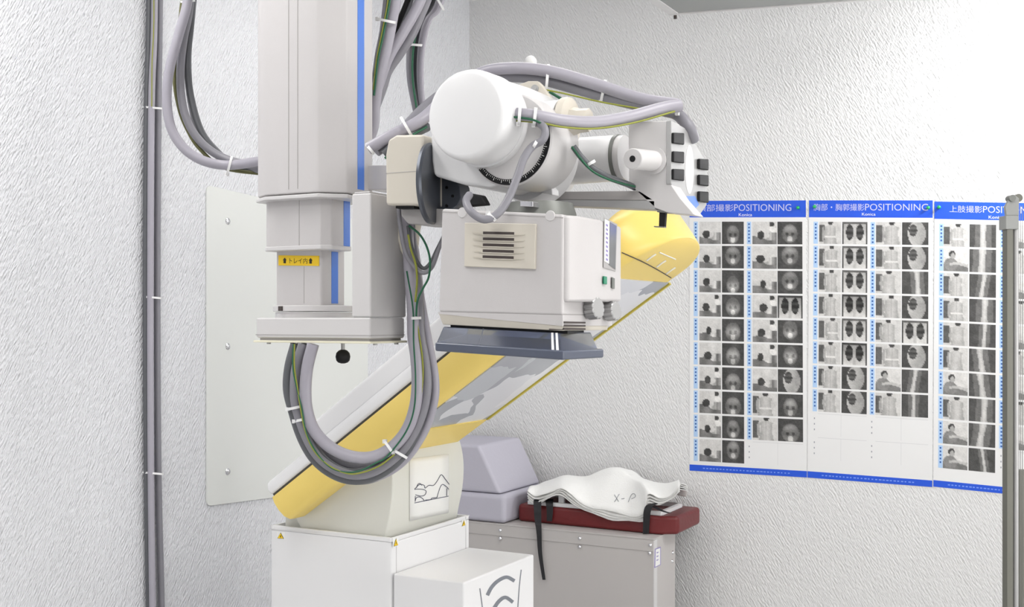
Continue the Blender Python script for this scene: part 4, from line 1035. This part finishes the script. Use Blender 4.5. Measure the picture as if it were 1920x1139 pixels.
def poster(corners, cols, title, ts, brand, bs, label, rows_dy, seed):
    Qc = [onY(x, y, PY) for x, y in corners]; fmn = quadmap(Qc)
    V, Fc, C = [], [], []
    def q(s0, s1, t0, t1, col, k):
        b = len(V)
        for s_, t_ in ((s0, t0), (s1, t0), (s1, t1), (s0, t1)): V.append(fmn(s_, t_, k)); C.append(col)
        Fc.append([b, b+1, b+2, b+3])
    W_ = (lin(232), lin(232), lin(232), 1); BL = (lin(28), lin(84), lin(214), 1); LB = (lin(176), lin(206), lin(240), 1); DB_ = (lin(52), lin(96), lin(170), 1)
    # solid sheet
    b = len(V)
    for k in (0, -.001):
        for s_, t_ in ((0, 0), (1, 0), (1, 1), (0, 1)): V.append(fmn(s_, t_, k)); C.append(W_)
    Fc.append([b, b+1, b+2, b+3])
    for i in range(4): j = (i+1) % 4; Fc.append([b+i, b+4+i, b+4+j, b+j])
    q(0, 1, 0, .061, BL, .0002); q(0, 1, .977, 1, BL, .0002)
    for k in range(26):
        s0 = .12+k*.029; q(s0, s0+.012+.01*rn.random(), .9865, .9905, (lin(120), lin(155), lin(235), 1), .0004)
    t_first, pitch, hgt = rows_dy
    for ci, (l0, p0_, p1_, x0, x1, nrow, ptype, xtype) in enumerate(cols):
        for rI in range(10):
            t0 = t_first+pitch*rI; t1 = t0+hgt
            if t1 > .975: break
            if rI >= nrow:
                if ptype and nrow < 10:
                    LG = (lin(205), lin(206), lin(208), 1)
                    q(l0+.045, x1, t0, t0+.0012, LG, .0002); q(x0-.004, x0-.002, t0, t1, LG, .0002)
                    for k in range(3): q(l0+.012, l0+.02, t0+.015+k*.02, t0+.021+k*.02, (lin(150), lin(152), lin(160), 1), .0002)
                continue
            q(l0, l0+.036, t0, t1, LB, .0002)
            for k in range(5+(rI*3+ci) % 3):
                tt = t0+.006+k*.0125
                if tt < t1-.008: q(l0+.011, l0+.025, tt, tt+.006, DB_, .0004)
            for (a, b2, fn) in ((p0_, p1_, ptype), (x0, x1, xtype)):
                fnc = fn[rI % len(fn)](seed*100+rI*7+ci*31+(1 if fn is xtype else 0)); N_ = 26; base = len(V)
                for i in range(N_+1):
                    for j in range(N_+1):
                        u, v = j/N_, i/N_; V.append(fmn(a+(b2-a)*u, t0+(t1-t0)*v, .0003)); C.append(g3(fnc(u, v)+rn.uniform(-9, 9)+14*mnoise.noise(Vector((u*4, v*4, rI+ci*20+seed)))))
                for i in range(N_):
                    for j in range(N_): p = base+i*(N_+1)+j; Fc.append([p, p+1, p+N_+2, p+N_+1])
    LV = (lin(196), lin(198), lin(232), 1)
    for txt, (s0, s1, t0, t1), colr in [(tx, box_, LV) for tx, box_ in zip(title, ts)]+[(brand, bs, (.9, .9, .92, 1))]:
        v, f_ = text_pts(txt); xa, xb = min(p[0] for p in v), max(p[0] for p in v); ya, yb2 = min(p[1] for p in v), max(p[1] for p in v); b = len(V)
        for p in v: V.append(fmn(s0+(p[0]-xa)/(xb-xa)*(s1-s0), t1-(p[1]-ya)/(yb2-ya)*(t1-t0), .0005)); C.append(colr)
        Fc += [[b+i for i in ff] for ff in f_]
    org = Vector(Qc[3]); me = bpy.data.meshes.new('poster'); me.from_pydata([tuple(Vector(p)-org) for p in V], [], Fc)
    at = me.color_attributes.new('print', 'FLOAT_COLOR', 'POINT')
    for i, c_ in enumerate(C): at.data[i].color = c_
    me.materials.append(M['print']); o = bpy.data.objects.new('poster', me); COL.objects.link(o); o.location = org
    return tag(o, label, 'poster', 'X-ray positioning posters')
H, To, Ar = ph_head, ph_torso, ph_arm
poster([(1293, 377), (1511, 376), (1513, 896), (1293, 883)],
       [(.037, .088, .278, .288, .478, 10, [H], [xr_skull]), (.505, .552, .758, .764, .970, 9, [H, H, H, H, H, H, H, To, To], [xr_skull, xr_skull, xr_skull, xr_chest, xr_skull, xr_skull, xr_lat, xr_skull, xr_skull])],
       ['頭部撮影', 'POSITIONING'], [(.07, .39, .013, .039), (.395, .88, .013, .038)], 'Konica', (.435, .55, .046, .057), 'leftmost wall poster, rows of head views, blue header, partly behind the crane', (.077, .0893, .082), 1)
poster([(1517, 376), (1749, 376), (1748, 914), (1514, 896)],
       [(.04, .088, .27, .28, .485, 8, [To], [xr_chest, xr_chest, xr_chest, xr_chest, xr_chest, xr_chest, xr_lat, xr_lat]), (.51, .555, .755, .762, .967, 8, [To, To, To, To, To, To, Ar, To], [xr_lat, xr_lat, xr_limb, xr_lat, xr_chest, xr_lat, xr_limb, xr_limb])],
       ['胸部・胸郭撮影', 'POSITIONING'], [(.04, .46, .012, .037), (.465, .965, .012, .036)], 'Konica', (.44, .55, .044, .054), 'middle wall poster, rows of chest views with empty lower quarter, blue header', (.077, .0862, .079), 2)
poster([(1752, 378), (1990, 382), (1987, 937), (1750, 913)],
       [(.04, .078, .278, .288, .50, 10, [To, Ar, To, To, To, To, Ar, To, Ar, Ar], [xr_limb]), (.53, .57, .77, .78, .97, 9, [Ar, To], [xr_limb])],
       ['上肢撮影', 'POSITIONING'], [(.125, .39, .013, .037), (.395, .88, .013, .036)], 'Konica', (.44, .56, .046, .056), 'rightmost wall poster, rows of arm and shoulder views, partly behind the pole', (.077, .0862, .079), 3)
for i, (x, y, t) in enumerate(((1497, 390, 'green push pin at the upper right of the leftmost poster'), (1528, 388, 'green push pin at the upper left of the middle poster'),
                    (1741, 390, 'green push pin at the upper right of the middle poster'), (1761, 389, 'green push pin at the upper left of the rightmost poster'))):
    p = onY(x, y, PY-.001)
    tag(MB(M['rub']).lathe(p, (0, -1, 0), [(0, .0022), (.003, .0058), (.006, .0066), (.011, .0052), (.013, .0055), (.015, .003)], 18).build('push_pin'), t, 'push pin', 'push pins')

# ------------------------------------------------------------------ pole stand at the right edge
dq = 3.05
r = thing('pole_stand', P(1898, 600, dq)*1, 'grey metal pole stand with a pulley bracket on top, at the right edge', 'stand'); r.location.z = 0; WLOC[r] = Vector((r.location.x, r.location.y, 0))
rt = Vector((CT, ST, 0)); fw = Vector((-ST, CT, 0))
def pb(x0, y0, x1, y1, d_, dep, m, name, zfloor=False, bev=.0015):
    a, b = P(x0, y0, d_), P(x1, y0, d_); c_, e = P(x1, y1, d_), P(x0, y1, d_)
    if zfloor: c_.z = e.z = .02
    return MB(M[m]).slab([a, b, c_, e], fw*dep).build(name, r, bev)
pb(1888, 425, 1900, 1100, dq, .03, 'stone', 'post', True)
a = P(1904.5, 425, dq+.012); MB(M['steel']).cyl((a.x, a.y, .02), a, .0075, 20).build('tube_post', r)
pb(1886, 404, 1911, 430, dq-.004, .045, 'rail', 'collar', bev=.002)
A = [P(x, y, dq) for x, y in ((1887, 404), (1885, 388), (1893, 372), (1903, 366), (1911, 372), (1911, 404))]
MB(M['rail']).slab(A, fw*.012).build('pulley_bracket', r, .001)
p = P(1897, 372, dq-.002); lab(MB(M['gmetal']).cyl(p-fw*.006, p+fw*.02, .009, 24).build('pulley', r), 'dark pulley wheel')
p = P(1907, 372, dq+.02); MB(M['stone']).cyl(p-fw*.01, p+fw*.006, .011, 24).build('pulley', r)
for x in (1913, 1917):
    a = P(x, 385, dq+.02); MB(M['gmetal']).tube([a, Vector((a.x, a.y, .03))], .0009, 6).build('wire', r)
pb(1901, 882, 1975, 1139, dq+.03, .02, 'stone', 'lower_panel', True)
a = P(1905, 900, dq); MB(M['stone']).box((a.x-.2, a.y-.2, 0), (a.x+.25, a.y+.2, .02)).build('base_plate', r, .004)

# ------------------------------------------------------------------ rail at the top right
hz = EYE+1.10
a, b = onZ(1256, 27, hz), onZ(1760, 1, hz)
dr = (b-a).normalized(); b = a+dr*1.9; b.z = hz; b.y = min(b.y, WALL_Y-.03)
back_ = Vector((0, -.30, 0))
r = thing('ceiling_rail', (a+b)/2, 'grey metal rail hung below the ceiling near the back wall', 'rail')
MB(M['rail']).prism([a, b, b+back_, a+back_], [p+Vector((0, 0, .012)) for p in (a, b, b+back_, a+back_)]).build('rail_plate', r, .001)
MB(M['case2']).prism([a, b, b+Vector((0, -.012, 0)), a+Vector((0, -.012, 0))], [p-Vector((0, 0, .004)) for p in (a, b, b+Vector((0, -.012, 0)), a+Vector((0, -.012, 0)))]).build('rail_lip', r)
MB(M['case2']).prism([a, a+dr*.035, a+dr*.035+back_, a+back_], [p+Vector((0, 0, -.003)) for p in (a, a+dr*.035, a+dr*.035+back_, a+back_)]).build('end_bracket', r)
for t in (.05, 1.2):
    p = a+dr*t+back_*.5; MB(M['rail']).box((p.x-.02, p.y-.02, hz+.012), (p.x+.02, p.y+.02, CEIL)).build('hanger', r)
p = onZ(1266, 31, hz-.004); MB(M['dark']).cyl(p-Vector((0, 0, .008)), p+Vector((0, 0, .004)), .006, 12).build('bolt', r)
